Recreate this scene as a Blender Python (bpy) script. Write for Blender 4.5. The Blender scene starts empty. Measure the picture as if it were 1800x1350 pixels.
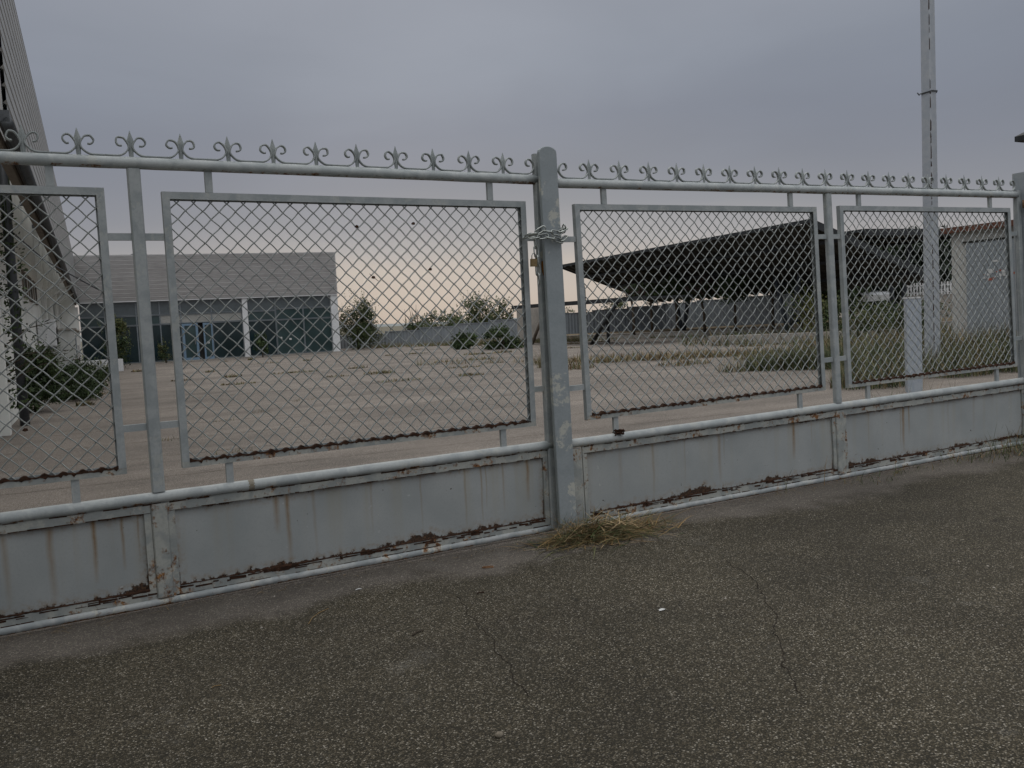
import bpy, bmesh, math, random
from mathutils import Vector, Matrix
random.seed(7)
C = bpy.context.scene.collection
S = bpy.context.scene
# ------------------------------------------------------------------ camera
FPX, PITCH, ROLL, YAW, CD, CH = 1567.1, -0.0726, -0.0493, 0.4991, 4.70, 1.35
cy, sy, cp, sp = math.cos(YAW), math.sin(YAW), math.cos(PITCH), math.sin(PITCH)
Fv = Vector((sy*cp, cy*cp, sp)); R0 = Vector((cy, -sy, 0)); U0 = R0.cross(Fv)
cr, sr = math.cos(ROLL), math.sin(ROLL)
Rv = R0*cr + U0*sr; Uv = U0*cr - R0*sr
OC = Vector((0, -CD, CH))
cd = bpy.data.cameras.new('camera'); co = bpy.data.objects.new('camera', cd); C.objects.link(co)
cd.sensor_width = 36; cd.lens = FPX/1800*36; cd.clip_end = 3000; cd.clip_start = 0.05
M = Matrix((Rv, Uv, -Fv)).transposed().to_4x4(); M.translation = OC
co.matrix_world = M
S.camera = co
# ------------------------------------------------------------------ sky: overcast with a paler, warmer band low in the west
SUN_EL, SUN_AZ = math.radians(9), math.radians(22)     # sun azimuth from +Y towards +X, behind cloud
w = bpy.data.worlds.new('World'); S.world = w; w.use_nodes = True
nt = w.node_tree; nt.nodes.clear()
def N(nt, t, **k):
    n = nt.nodes.new(t)
    for a, v in k.items():
        if a.startswith('i_'):
            n.inputs[a[2:].replace('_', ' ')].default_value = v
        else: setattr(n, a, v)
    return n
def L(nt, a, b): nt.links.new(a, b)
def math_n(nt, op, a, b=None, c=None, clamp=False):
    n = nt.nodes.new('ShaderNodeMath'); n.operation = op; n.use_clamp = clamp
    for i, v in enumerate((a, b, c)):
        if v is None: continue
        if isinstance(v, (int, float)): n.inputs[i].default_value = v
        else: nt.links.new(v, n.inputs[i])
    return n.outputs[0]
def ramp(nt, fac, stops, interp='LINEAR'):
    n = nt.nodes.new('ShaderNodeValToRGB'); n.color_ramp.interpolation = interp
    e = n.color_ramp.elements
    while len(e) > 1: e.remove(e[-1])
    e[0].position = stops[0][0]; e[0].color = tuple(stops[0][1])+(1,) if not isinstance(stops[0][1], (int, float)) else (stops[0][1],)*3+(1,)
    for p, c in stops[1:]:
        x = e.new(p); x.color = (c, c, c, 1) if isinstance(c, (int, float)) else tuple(c)+(1,)
    if fac is not None: nt.links.new(fac, n.inputs[0])
    return n.outputs[0]
def mixc(nt, f, a, b, mode='MIX'):
    n = nt.nodes.new('ShaderNodeMix'); n.data_type = 'RGBA'; n.blend_type = mode
    for s, v in ((0, f), (6, a), (7, b)):
        if isinstance(v, (int, float)): n.inputs[s].default_value = v
        elif isinstance(v, tuple): n.inputs[s].default_value = tuple(v)+(1,) if len(v) == 3 else v
        else: nt.links.new(v, n.inputs[s])
    return n.outputs[2]
def noise(nt, vec, scale, detail=4, rough=0.55, dist=0.0):
    n = nt.nodes.new('ShaderNodeTexNoise'); n.inputs['Scale'].default_value = scale
    n.inputs['Detail'].default_value = detail; n.inputs['Roughness'].default_value = rough
    n.inputs['Distortion'].default_value = dist
    if vec is not None: nt.links.new(vec, n.inputs['Vector'])
    return n.outputs['Fac']
def mapping(nt, vec, scale=(1, 1, 1), loc=(0, 0, 0)):
    n = nt.nodes.new('ShaderNodeMapping'); n.inputs['Scale'].default_value = scale; n.inputs['Location'].default_value = loc
    nt.links.new(vec, n.inputs['Vector']); return n.outputs[0]

tc = N(nt, 'ShaderNodeTexCoord'); sep = N(nt, 'ShaderNodeSeparateXYZ'); L(nt, tc.outputs['Generated'], sep.inputs[0])
zz = sep.outputs['Z']
cl = noise(nt, mapping(nt, tc.outputs['Generated'], (1, 1, 3.2)), 2.2, 5, 0.5, 0.6)
zc = math_n(nt, 'ADD', zz, math_n(nt, 'MULTIPLY', math_n(nt, 'SUBTRACT', cl, 0.5), 0.07))
cool = ramp(nt, zc, [(0, (.33, .32, .33)), (.05, (.31, .31, .33)), (.11, (.235, .246, .285)), (.17, (.205, .222, .268)), (.24, (.198, .22, .27)), (.34, (.265, .285, .335)), (.5, (.50, .51, .54)), (1, (1.2, 1.23, 1.27))])
warm = ramp(nt, zc, [(0, (.50, .44, .39)), (.03, (.525, .47, .425)), (.06, (.51, .466, .432)), (.085, (.40, .39, .395)), (.115, (.30, .31, .34)), (.15, (.262, .278, .322)), (.20, (.258, .28, .335)), (.27, (.31, .338, .395)), (.34, (.345, .37, .425)), (.5, (.50, .51, .54)), (1, (1.2, 1.23, 1.27))])
gd = Vector((math.sin(math.radians(29)), math.cos(math.radians(29)), 0.0))
dotn = N(nt, 'ShaderNodeVectorMath', operation='DOT_PRODUCT'); L(nt, tc.outputs['Generated'], dotn.inputs[0]); dotn.inputs[1].default_value = gd
glow = ramp(nt, dotn.outputs['Value'], [(.72, 0.0), (.92, .5), (.985, 1.0)], 'EASE')
sky = mixc(nt, glow, cool, warm)
var = math_n(nt, 'ADD', math_n(nt, 'MULTIPLY', cl, 0.22), 0.89)
backn = N(nt, 'ShaderNodeVectorMath', operation='DOT_PRODUCT'); L(nt, tc.outputs['Generated'], backn.inputs[0]); backn.inputs[1].default_value = (-math.sin(YAW), -math.cos(YAW), .25)
var = math_n(nt, 'MULTIPLY', var, ramp(nt, backn.outputs['Value'], [(.05, 1.0), (.6, 2.0)]) if False else math_n(nt, 'ADD', 1.0, math_n(nt, 'MULTIPLY', backn.outputs['Value'], 1.6, clamp=True)))
sky2 = N(nt, 'ShaderNodeVectorMath', operation='SCALE'); L(nt, sky, sky2.inputs[0]); L(nt, var, sky2.inputs['Scale'])
nish = N(nt, 'ShaderNodeTexSky'); nish.sky_type = 'NISHITA'; nish.sun_disc = False
nish.sun_elevation = SUN_EL; nish.sun_rotation = SUN_AZ
b1 = N(nt, 'ShaderNodeBackground'); b1.inputs['Strength'].default_value = 0.97; L(nt, sky2.outputs[0], b1.inputs['Color'])
b2 = N(nt, 'ShaderNodeBackground'); b2.inputs['Strength'].default_value = 0.001; L(nt, nish.outputs[0], b2.inputs['Color'])
ad = N(nt, 'ShaderNodeAddShader'); L(nt, b1.outputs[0], ad.inputs[0]); L(nt, b2.outputs[0], ad.inputs[1])
wo = N(nt, 'ShaderNodeOutputWorld'); L(nt, ad.outputs[0], wo.inputs['Surface'])
# weak overcast sun
sd = bpy.data.lights.new('sun', 'SUN'); sd.energy = 0.5; sd.angle = math.radians(40); sd.color = (1, .95, .88)
so = bpy.data.objects.new('sun', sd); C.objects.link(so)
sdir = Vector((math.sin(SUN_AZ)*math.cos(math.radians(50)), math.cos(SUN_AZ)*math.cos(math.radians(50)), math.sin(math.radians(50))))
so.rotation_euler = sdir.to_track_quat('Z', 'Y').to_euler()
S.view_settings.view_transform = 'Standard'; S.view_settings.look = 'None'; S.view_settings.gamma = 1
S.view_settings.use_curve_mapping = False; S.view_settings.exposure = 0.0
S.render.resolution_x = 1024; S.render.resolution_y = 768
S.cycles.max_bounces = 6; S.cycles.transparent_max_bounces = 8

# ------------------------------------------------------------------ materials
def mat(name, rough=0.8, spec=0.3, metal=0.0):
    m = bpy.data.materials.new(name); m.use_nodes = True
    nt = m.node_tree; b = nt.nodes['Principled BSDF']
    b.inputs['Roughness'].default_value = rough; b.inputs['Specular IOR Level'].default_value = spec; b.inputs['Metallic'].default_value = metal
    t = nt.nodes.new('ShaderNodeTexCoord')
    return m, nt, b, t.outputs['Object'], t.outputs['Generated']
def bump(nt, b, h, strength, dist=0.01):
    n = nt.nodes.new('ShaderNodeBump'); n.inputs['Strength'].default_value = strength; n.inputs['Distance'].default_value = dist
    nt.links.new(h, n.inputs['Height']); nt.links.new(n.outputs[0], b.inputs['Normal'])
def simple(name, c1, c2, scale, rough=0.8, spec=0.3, bs=0.2, bd=0.01, stretch=(1, 1, 1), metal=0.0, c3=None):
    m, nt, b, o, g = mat(name, rough, spec, metal)
    v = mapping(nt, o, stretch)
    f = noise(nt, v, scale, 6, 0.6)
    f2 = noise(nt, v, scale*7, 4, 0.6)
    c = ramp(nt, f, [(.35, c1), (.65, c2)])
    c = mixc(nt, ramp(nt, f2, [(.45, 0.0), (.7, .45)]), c, c3 or tuple(x*.6 for x in c1))
    nt.links.new(c, b.inputs['Base Color']); bump(nt, b, f2, bs, bd)
    return m
PAINT = (.245, .266, .266); PAINT2 = (.305, .322, .318); CREAM = (.43, .42, .36)
RUST = (.11, .050, .022); RUSTD = (.035, .018, .012); RUSTO = (.26, .12, .035)
def paint_mat(name, rust=0.5, top=False, low=0.0, cream=0.3, base=PAINT, hi=PAINT2, dark=1.0):
    """old grey gate paint: repainted patches, cream undercoat where it chips, rust specks"""
    m, nt, b, o, g = mat(name, 0.5, 0.35)
    n1 = noise(nt, mapping(nt, o, (1, 1, 1)), 9, 3, 0.5, .6)
    n2 = noise(nt, mapping(nt, o, (1, 1, 1), (3, 1, 7)), 28, 6, 0.65)
    n3 = noise(nt, mapping(nt, o, (1, 1, 1), (9, 4, 2)), 75, 5, 0.7)
    n4 = noise(nt, mapping(nt, o, (1, 1, 1), (1, 8, 5)), 5.5, 6, 0.7, .3)
    col = ramp(nt, n1, [(.42, base), (.5, tuple((a+c)/2 for a, c in zip(base, hi))), (.56, hi)])
    col = mixc(nt, ramp(nt, n3, [(.3, .35), (.55, 0.0)]), col, tuple(x*.72 for x in base))
    geo = N(nt, 'ShaderNodeNewGeometry'); gs = N(nt, 'ShaderNodeSeparateXYZ'); L(nt, geo.outputs['Normal'], gs.inputs[0])
    # chipped cream undercoat
    cm = math_n(nt, 'MULTIPLY', ramp(nt, n4, [(.56, 0.0), (.6, 1.0)]), ramp(nt, n2, [(.42, 0.0), (.5, 1.0)]))
    col = mixc(nt, math_n(nt, 'MULTIPLY', cm, cream), col, CREAM)
    # rust gathers on undersides / chosen band
    und = ramp(nt, gs.outputs['Z'], [(0.0, 1.0), (.1, 0.0)]) if False else math_n(nt, 'MULTIPLY', math_n(nt, 'SUBTRACT', -0.35, gs.outputs['Z']), 3.0, clamp=True)
    rm = math_n(nt, 'ADD', math_n(nt, 'MULTIPLY', und, .16 if rust > .2 else .08), rust*.22)
    thr = math_n(nt, 'ADD', math_n(nt, 'MULTIPLY', n2, .6), math_n(nt, 'MULTIPLY', n4, .55))
    rmask = math_n(nt, 'MULTIPLY', math_n(nt, 'SUBTRACT', math_n(nt, 'ADD', thr, rm), .82), 12, clamp=True)
    rc = ramp(nt, n3, [(.3, RUSTD), (.48, RUST), (.62, RUSTO)])
    col = mixc(nt, rmask, col, rc)
    nt.links.new(col, b.inputs['Base Color'])
    rr = ramp(nt, rmask, [(0, .5), (1, .9)]); nt.links.new(rr, b.inputs['Roughness'])
    hgt = math_n(nt, 'ADD', math_n(nt, 'MULTIPLY', n2, .6), math_n(nt, 'ADD', math_n(nt, 'MULTIPLY', rmask, math_n(nt, 'MULTIPLY', n3, 1.5)), math_n(nt, 'MULTIPLY', cm, -.4)))
    bump(nt, b, hgt, .35, .004)
    return m
def sheet_mat(name, seed, streaks, holes=0.5, lx=1, edge=1.0):
    """lower steel sheet; Generated coords: x along, z up. rust gnawing from the edges, run-off streaks"""
    m, nt, b, o, g = mat(name, 0.45, 0.35)
    s = N(nt, 'ShaderNodeSeparateXYZ'); L(nt, g, s.inputs[0]); gx, gz = s.outputs['X'], s.outputs['Z']
    ow = mapping(nt, o, (1, 1, 1), (seed*3.1, 0, seed*1.7))
    n1 = noise(nt, ow, 3.2, 3, .5)
    n2 = noise(nt, ow, 30, 6, .7)
    n3 = noise(nt, ow, 90, 5, .7)
    nb = noise(nt, mapping(nt, ow, (1, 1, .25)), 2.6, 4, .6)
    nlow = noise(nt, mapping(nt, ow, (1, 1, .0)), 1.7, 3, .6)
    col = ramp(nt, n1, [(.35, (.258, .275, .270)), (.65, (.305, .318, .310))])
    col = mixc(nt, ramp(nt, n3, [(.3, .3), (.5, 0.0)]), col, (.2, .215, .22))
    dr = noise(nt, mapping(nt, ow, (1, 1, .03)), 10, 3, .6)
    dirt = math_n(nt, 'MULTIPLY', ramp(nt, dr, [(.52, 0.0), (.68, .4)]), ramp(nt, gz, [(.0, .2), (.9, 1.0)]))
    col = mixc(nt, dirt, col, (.27, .25, .19))
    # explicit run-off streaks
    for (sx, wd, length, st) in streaks:
        wob = math_n(nt, 'MULTIPLY', math_n(nt, 'SUBTRACT', noise(nt, mapping(nt, ow, (1, 1, 1)), 6, 2), .5), .008)
        dx = math_n(nt, 'ABSOLUTE', math_n(nt, 'SUBTRACT', math_n(nt, 'ADD', gx, wob), sx))
        prof = math_n(nt, 'SUBTRACT', 1.0, math_n(nt, 'DIVIDE', dx, wd), clamp=True)
        fade = math_n(nt, 'DIVIDE', math_n(nt, 'SUBTRACT', gz, 1-length), length, clamp=True)
        mm = math_n(nt, 'MULTIPLY', math_n(nt, 'MULTIPLY', prof, math_n(nt, 'POWER', fade, .6)), st)
        mm = math_n(nt, 'MULTIPLY', mm, ramp(nt, n2, [(.2, .6), (.6, 1.0)]))
        col = mixc(nt, math_n(nt, 'MULTIPLY', mm, 2.0, clamp=True), col, (.185, .115, .05))
    # edge rust
    lo = math_n(nt, 'ADD', math_n(nt, 'MULTIPLY', math_n(nt, 'SUBTRACT', nlow, .5), .65*edge, clamp=True), .022)
    lo = math_n(nt, 'ADD', lo, math_n(nt, 'MULTIPLY', math_n(nt, 'SUBTRACT', n2, .5), .26))
    dlo = math_n(nt, 'SUBTRACT', lo, gz)
    dhi = math_n(nt, 'SUBTRACT', math_n(nt, 'ADD', math_n(nt, 'MULTIPLY', math_n(nt, 'SUBTRACT', nb, .45), .3, clamp=True), math_n(nt, 'MULTIPLY', math_n(nt, 'SUBTRACT', n2, .5), .1)), math_n(nt, 'SUBTRACT', 1.0, gz))
    dx0 = math_n(nt, 'MULTIPLY', math_n(nt, 'MINIMUM', gx, math_n(nt, 'SUBTRACT', 1.0, gx)), lx/.38)
    dsd = math_n(nt, 'SUBTRACT', math_n(nt, 'ADD', math_n(nt, 'MULTIPLY', math_n(nt, 'SUBTRACT', .55, gz), .07), math_n(nt, 'MULTIPLY', math_n(nt, 'SUBTRACT', n2, .5), .09)), dx0)
    e = math_n(nt, 'MAXIMUM', dlo, math_n(nt, 'MAXIMUM', dhi, dsd))
    em = math_n(nt, 'MULTIPLY', e, 60, clamp=True)
    halo = math_n(nt, 'MULTIPLY', math_n(nt, 'ADD', e, .10), 6, clamp=True)
    halo = math_n(nt, 'MULTIPLY', halo, ramp(nt, n2, [(.42, 0.0), (.62, .8)]))
    col = mixc(nt, halo, col, (.2, .125, .06))
    rc = ramp(nt, n3, [(.32, (.016, .011, .008)), (.5, (.045, .026, .016)), (.68, (.11, .058, .028))])
    col = mixc(nt, em, col, rc)
    spk = math_n(nt, 'MULTIPLY', math_n(nt, 'SUBTRACT', noise(nt, ow, 38, 2, .5), .755), 30, clamp=True)
    col = mixc(nt, spk, col, RUSTD)
    chip = math_n(nt, 'MULTIPLY', math_n(nt, 'SUBTRACT', noise(nt, mapping(nt, ow, (1, 1, 1), (5, 5, 5)), 22, 3, .5), .72), 30, clamp=True)
    col = mixc(nt, math_n(nt, 'MULTIPLY', chip, .5), col, (.42, .43, .42))
    nt.links.new(col, b.inputs['Base Color'])
    nt.links.new(ramp(nt, em, [(0, .42), (1, .95)]), b.inputs['Roughness'])
    h = math_n(nt, 'ADD', math_n(nt, 'MULTIPLY', em, math_n(nt, 'ADD', -.6, n3)), math_n(nt, 'MULTIPLY', n1, .6))
    bump(nt, b, h, .6, .006)
    return m
M_pipe = paint_mat('old_grey_paint_pipe', .35, cream=.35, base=(.29, .312, .308), hi=(.36, .378, .368))
M_frame = paint_mat('old_grey_paint_frame', .2, cream=.25)
M_low = paint_mat('flaking_cream_paint', .95, cream=.7, base=(.23, .245, .235), hi=(.32, .325, .295))
M_bot = paint_mat('bottom_rail_paint', .75, cream=.8, base=(.24, .26, .26), hi=(.34, .35, .34))
M_post = paint_mat('closing_post_paint', .15, cream=.75, base=(.225, .25, .256), hi=(.245, .27, .276))
M_fin = paint_mat('finial_paint', .2, cream=.1, base=(.22, .24, .235), hi=(.28, .30, .29))
M_wire = simple('galvanised_wire', (.20, .215, .205), (.29, .305, .29), 40, .45, .5, .1, .001, c3=(.09, .085, .08))
M_rust = simple('rust_crust', (.022, .014, .010), (.062, .030, .018), 60, .95, .1, .6, .004, c3=(.03, .02, .015))
M_rustlow = simple('rust_scale', (.10, .045, .02), (.2, .1, .045), 30, .95, .1, .6, .004, c3=(.3, .28, .22))
M_chain = simple('zinc_chain', (.28, .30, .28), (.42, .44, .41), 120, .3, .5, .1, .001, metal=.85, c3=(.1, .09, .08))
M_brass = simple('tarnished_brass', (.17, .12, .055), (.24, .17, .08), 80, .4, .5, .1, .001, metal=.6)
M_steel = simple('dull_steel', (.2, .2, .19), (.3, .3, .29), 80, .35, .5, .1, .001, metal=.8)

def ground_mat(name, kind):
    m, nt, b, o, g = mat(name, .9, .25)
    s = N(nt, 'ShaderNodeSeparateXYZ'); L(nt, o, s.inputs[0]); Y = s.outputs['Y']
    v1 = N(nt, 'ShaderNodeTexVoronoi'); v1.inputs['Scale'].default_value = 165 if kind == 'road' else 130
    v1.inputs['Randomness'].default_value = 1; L(nt, o, v1.inputs['Vector'])
    v2 = N(nt, 'ShaderNodeTexVoronoi'); v2.inputs['Scale'].default_value = 190; L(nt, o, v2.inputs['Vector'])
    cs = N(nt, 'ShaderNodeSeparateColor'); L(nt, v1.outputs['Color'], cs.inputs[0])
    big = noise(nt, o, .45, 5, .6); med = noise(nt, o, 2.3, 5, .6); fine = noise(nt, o, 60, 3, .6)
    if kind == 'road':
        stone = ramp(nt, cs.outputs[0], [(0, (.020, .017, .010)), (.35, (.043, .035, .020)), (.62, (.080, .065, .040)), (.82, (.135, .114, .080)), (.93, (.21, .185, .14)), (.985, (.36, .325, .265))])
        gap = (.016, .014, .009)
        light = (.20, .18, .163)
    else:
        stone = ramp(nt, cs.outputs[0], [(0, (.16, .135, .113)), (.5, (.24, .205, .172)), (.8, (.33, .286, .24)), (1, (.48, .43, .365))])
        gap = (.085, .07, .058)
        light = (.30, .26, .225)
    dist = math_n(nt, 'MULTIPLY', v1.outputs['Distance'], 1.0)
    gm = ramp(nt, dist, [(.38, 0.0), (.75, 1.0)])
    col = mixc(nt, gm, stone, gap)
    sm = ramp(nt, med, [(.3, .05), (.7, .3)])
    avg = (.045, .039, .028) if kind == 'road' else (.22, .19, .162)
    col = mixc(nt, sm, col, avg)
    if kind == 'road':
        # pale dry lip along the gate, ragged edge
        edge = math_n(nt, 'ADD', math_n(nt, 'ADD', Y, .50), math_n(nt, 'MULTIPLY', math_n(nt, 'SUBTRACT', noise(nt, o, 1.3, 5, .65), .5), 1.0))
        lm = ramp(nt, edge, [(0, 0.0), (.22, .8)])
        col = mixc(nt, math_n(nt, 'MULTIPLY', lm, .72), col, mixc(nt, math_n(nt, 'MULTIPLY', gm, .8), mixc(nt, .55, stone, (.25, .22, .20)), (.125, .108, .097)))
        pm = ramp(nt, noise(nt, mapping(nt, o, (1, 1, 1), (4, 2, 0)), 2.4, 5, .65), [(.6, 0.0), (.72, .3)])
        col = mixc(nt, math_n(nt, 'MULTIPLY', pm, ramp(nt, cs.outputs[1], [(.3, 0.0), (.6, 1.0)])), col, (.21, .20, .18))
        tone = ramp(nt, big, [(.3, .66), (.7, 1.2)])
        wet = ramp(nt, noise(nt, mapping(nt, o, (1, 1.6, 1), (7, 3, 0)), .8, 6, .7, .4), [(.44, 1.06), (.6, .84)])
        tone = mixc(nt, 1.0, tone, wet, 'MULTIPLY')
        oil = ramp(nt, noise(nt, mapping(nt, o, (1, 1, 1), (1, 9, 0)), 3.2, 5, .6, .6), [(.64, 1.0), (.72, .55)])
        tone = mixc(nt, 1.0, tone, oil, 'MULTIPLY')
    else:
        tone = ramp(nt, big, [(.3, .74), (.7, 1.1)])
        st = ramp(nt, noise(nt, mapping(nt, o, (.12, 1, 1)), .8, 4, .6), [(.35, .74), (.6, 1.0)])
        st = mixc(nt, 1.0, st, ramp(nt, noise(nt, mapping(nt, o, (.5, 1, 1), (3, 8, 0)), .9, 7, .72, .5), [(.48, 1.0), (.62, .80)]), 'MULTIPLY')
        tone = mixc(nt, 1.0, tone, st, 'MULTIPLY')
    col = mixc(nt, 1.0, col, tone, 'MULTIPLY')
    nt.links.new(col, b.inputs['Base Color'])
    h = math_n(nt, 'ADD', math_n(nt, 'MULTIPLY', math_n(nt, 'SUBTRACT', 1.0, dist), 1.0), math_n(nt, 'MULTIPLY', fine, .4))
    bump(nt, b, h, .65, .004)
    return m
M_road = ground_mat('forecourt_asphalt', 'road'); M_yard = ground_mat('yard_concrete', 'yard')
M_joint = simple('joint_dirt', (.07, .055, .04), (.11, .085, .06), 20, .95, .1)
M_crack = simple('crack_dirt', (.016, .013, .010), (.03, .024, .018), 20, .95, .1)
M_earth = simple('dry_earth', (.16, .125, .08), (.22, .17, .11), 1.5, .95, .1, .4, .03)
M_field = simple('rough_grassland', (.12, .11, .08), (.18, .16, .12), .6, .95, .1, .4, .05)
M_hill = simple('far_hill', (.22, .23, .22), (.26, .27, .26), .02, 1, .05)  # grey of distance haze put into the hill colour
M_conc = simple('weathered_concrete', (.26, .24, .21), (.34, .31, .27), 1.5, .9, .2, .3, .01)
M_white = simple('dirty_white_render', (.42, .42, .39), (.52, .52, .48), .9, .85, .2, .15, .005, (1, 1, .35), c3=(.33, .33, .29))
M_fascia = simple('pale_metal_cladding', (.37, .355, .34), (.42, .405, .39), .8, .5, .4, .05, .003, (.3, .3, 2))
M_trim = simple('white_trim', (.55, .55, .54), (.62, .62, .61), 3, .6, .3, .05, .002)
M_dark = simple('dark_soffit', (.025, .025, .022), (.05, .048, .042), 2, .9, .2)
M_gutter = simple('dark_gutter', (.05, .055, .06), (.08, .085, .09), 3, .5, .4)
M_brown = simple('brown_fascia_board', (.12, .1, .08), (.18, .15, .12), 3, .8, .2)
M_fence = simple('grey_metal_panel', (.16, .18, .19), (.21, .225, .235), 1.0, .6, .35, .1, .003, (1, 1, .3), c3=(.12, .125, .12))
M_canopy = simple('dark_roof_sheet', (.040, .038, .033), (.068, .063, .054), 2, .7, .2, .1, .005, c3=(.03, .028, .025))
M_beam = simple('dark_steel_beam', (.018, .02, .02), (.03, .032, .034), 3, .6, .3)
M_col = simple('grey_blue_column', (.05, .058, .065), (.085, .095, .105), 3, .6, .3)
M_pole = paint_mat('lamp_mast_paint', .05, cream=.15, base=(.29, .31, .33), hi=(.32, .335, .35))
M_boll = paint_mat('box_post_paint', .1, cream=.15, base=(.27, .30, .33), hi=(.31, .335, .36))
M_hut = simple('hut_wall_render', (.36, .35, .32), (.44, .43, .39), 1.3, .85, .2, .2, .008, c3=(.28, .26, .22))
M_door = simple('grey_roller_door', (.22, .245, .255), (.28, .30, .31), 1.3, .55, .35, .1, .003, (1, 1, .2), c3=(.15, .16, .16))
M_tile = simple('brown_red_roof_edge', (.10, .045, .03), (.16, .075, .05), 4, .85, .2)
M_paper = simple('torn_paper', (.5, .5, .48), (.62, .61, .58), 20, .9, .1)
M_red = simple('faded_red_print', (.3, .09, .06), (.36, .14, .1), 20, .9, .1)
M_bark = simple('bark', (.05, .04, .03), (.09, .07, .05), 12, .95, .1, .6, .01)
M_spandrel = simple('grey_green_spandrel_glass', (.06, .075, .078), (.08, .095, .098), 1, .25, .5, .02, .001)
M_blue = simple('pale_blue_door_frame', (.12, .19, .26), (.16, .23, .3), 3, .5, .4)
M_mull = simple('grey_mullion', (.13, .15, .16), (.17, .19, .2), 3, .4, .4)
M_reflect = simple('pale_reflection_glass', (.22, .22, .20), (.32, .31, .28), 1.5, .4, .4, .02, .001, (.6, 1, 2))  # transom panes: pale reflection painted in as base colour
def glass_mat(name, c):
    m, nt, b, o, g = mat(name, .08, .22)
    f = noise(nt, o, 1.1, 3, .5)
    nt.links.new(ramp(nt, f, [(.3, c), (.7, tuple(x*1.8 for x in c))]), b.inputs['Base Color'])
    bump(nt, b, noise(nt, o, .9, 1, .4), .05, .02)
    return m
M_glass = glass_mat('dark_shop_glass', (.008, .016, .018)); M_glass2 = glass_mat('green_shop_glass', (.02, .034, .034))
def leafm(name, c, var=.35):
    m, nt, b, o, g = mat(name, .65, .25)
    oi = N(nt, 'ShaderNodeNewGeometry')
    f = oi.outputs['Random Per Island']
    lo = tuple(x*(1-var) for x in c); hi = tuple(min(1, x*(1+var)) for x in c)
    nt.links.new(ramp(nt, f, [(0, lo), (.6, c), (1, hi)]), b.inputs['Base Color'])
    return m
G_dark = leafm('dark_green_leaf', (.028, .045, .016)); G_mid = leafm('green_leaf', (.055, .08, .028)); G_olive = leafm('olive_leaf', (.09, .095, .035))
G_ever = leafm('evergreen_leaf', (.012, .019, .010)); G_far = leafm('far_green_leaf', (.075, .09, .042)); G_red = leafm('purple_brown_leaf', (.06, .035, .032)); G_yel = leafm('yellow_green_leaf', (.12, .12, .035))
B_green = leafm('green_grass_blade', (.06, .085, .03)); B_olive = leafm('olive_grass_blade', (.12, .12, .055)); B_straw = leafm('straw_blade', (.24, .155, .065)); B_tan = leafm('tan_grass_blade', (.17, .12, .06)); B_dkgreen = leafm('deep_green_blade', (.035, .05, .022))

# ------------------------------------------------------------------ mesh helpers
class MB:
    def __init__(s): s.v = []; s.f = []; s.m = []; s.sm = []
    def add(s, vs, fs, mi=0, smooth=False):
        o = len(s.v); s.v += [tuple(v) for v in vs]
        for f in fs: s.f.append(tuple(o+i for i in f)); s.m.append(mi); s.sm.append(smooth)
    def box(s, x0, x1, y0, y1, z0, z1, mi=0, fn=None, bev=0.0):
        if bev > 0:
            b = bev
            vs = []; 
            prof = [(x0+b, y0), (x1-b, y0), (x1, y0+b), (x1, y1-b), (x1-b, y1), (x0+b, y1), (x0, y1-b), (x0, y0+b)]
            n = 8
            for z in (z0, z1): vs += [(p[0], p[1], z) for p in prof]
            fs = [(i, (i+1) % n, n+(i+1) % n, n+i) for i in range(n)] + [tuple(range(n-1, -1, -1)), tuple(range(n, 2*n))]
        else:
            vs = [(x0, y0, z0), (x1, y0, z0), (x1, y1, z0), (x0, y1, z0), (x0, y0, z1), (x1, y0, z1), (x1, y1, z1), (x0, y1, z1)]
            fs = [(0, 3, 2, 1), (4, 5, 6, 7), (0, 1, 5, 4), (1, 2, 6, 5), (2, 3, 7, 6), (3, 0, 4, 7)]
        if fn: vs = [fn(v) for v in vs]
        s.add(vs, fs, mi)
    def quad(s, a, b, c, d, mi=0): s.add([a, b, c, d], [(0, 1, 2, 3)], mi)
    def tube(s, pts, r, n=8, mi=0, closed=False, fn=None, cap=True, smooth=True, r2=None):
        pts = [Vector(p) for p in pts]; k = len(pts); vs = []
        up = None
        for i, p in enumerate(pts):
            a = pts[(i-1) % k] if (closed or i > 0) else p; b = pts[(i+1) % k] if (closed or i < k-1) else p
            t = (b-a).normalized()
            if up is None:
                up = Vector((0, 0, 1)) if abs(t.z) < .9 else Vector((0, 1, 0))
            sx = t.cross(up).normalized(); up = sx.cross(t).normalized()
            rr = (r[i] if isinstance(r, (list, tuple)) else r)
            r2_ = rr if r2 is None else r2
            for j in range(n):
                an = 2*math.pi*j/n
                vs.append(p + sx*math.cos(an)*rr + up*math.sin(an)*r2_)
        if fn: vs = [fn(v) for v in vs]
        fs = []
        for i in range(k if closed else k-1):
            a = i*n; b = ((i+1) % k)*n
            for j in range(n): fs.append((a+j, a+(j+1) % n, b+(j+1) % n, b+j))
        if cap and not closed: fs += [tuple(range(n-1, -1, -1)), tuple((k-1)*n+j for j in range(n))]
        s.add(vs, fs, mi, smooth)
    def build(s, name, mats, parent=None, loc=None, rotz=0, fn=None):
        me = bpy.data.meshes.new(name)
        me.from_pydata([tuple(fn(v)) for v in s.v] if fn else s.v, [], s.f)
        if not isinstance(mats, (list, tuple)): mats = [mats]
        for m in mats: me.materials.append(m)
        me.polygons.foreach_set('material_index', s.m)
        me.polygons.foreach_set('use_smooth', s.sm)
        me.update()
        o = bpy.data.objects.new(name, me); C.objects.link(o)
        if parent: o.parent = parent
        if loc is not None: o.location = loc
        if rotz: o.rotation_euler = (0, 0, rotz)
        return o
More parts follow.
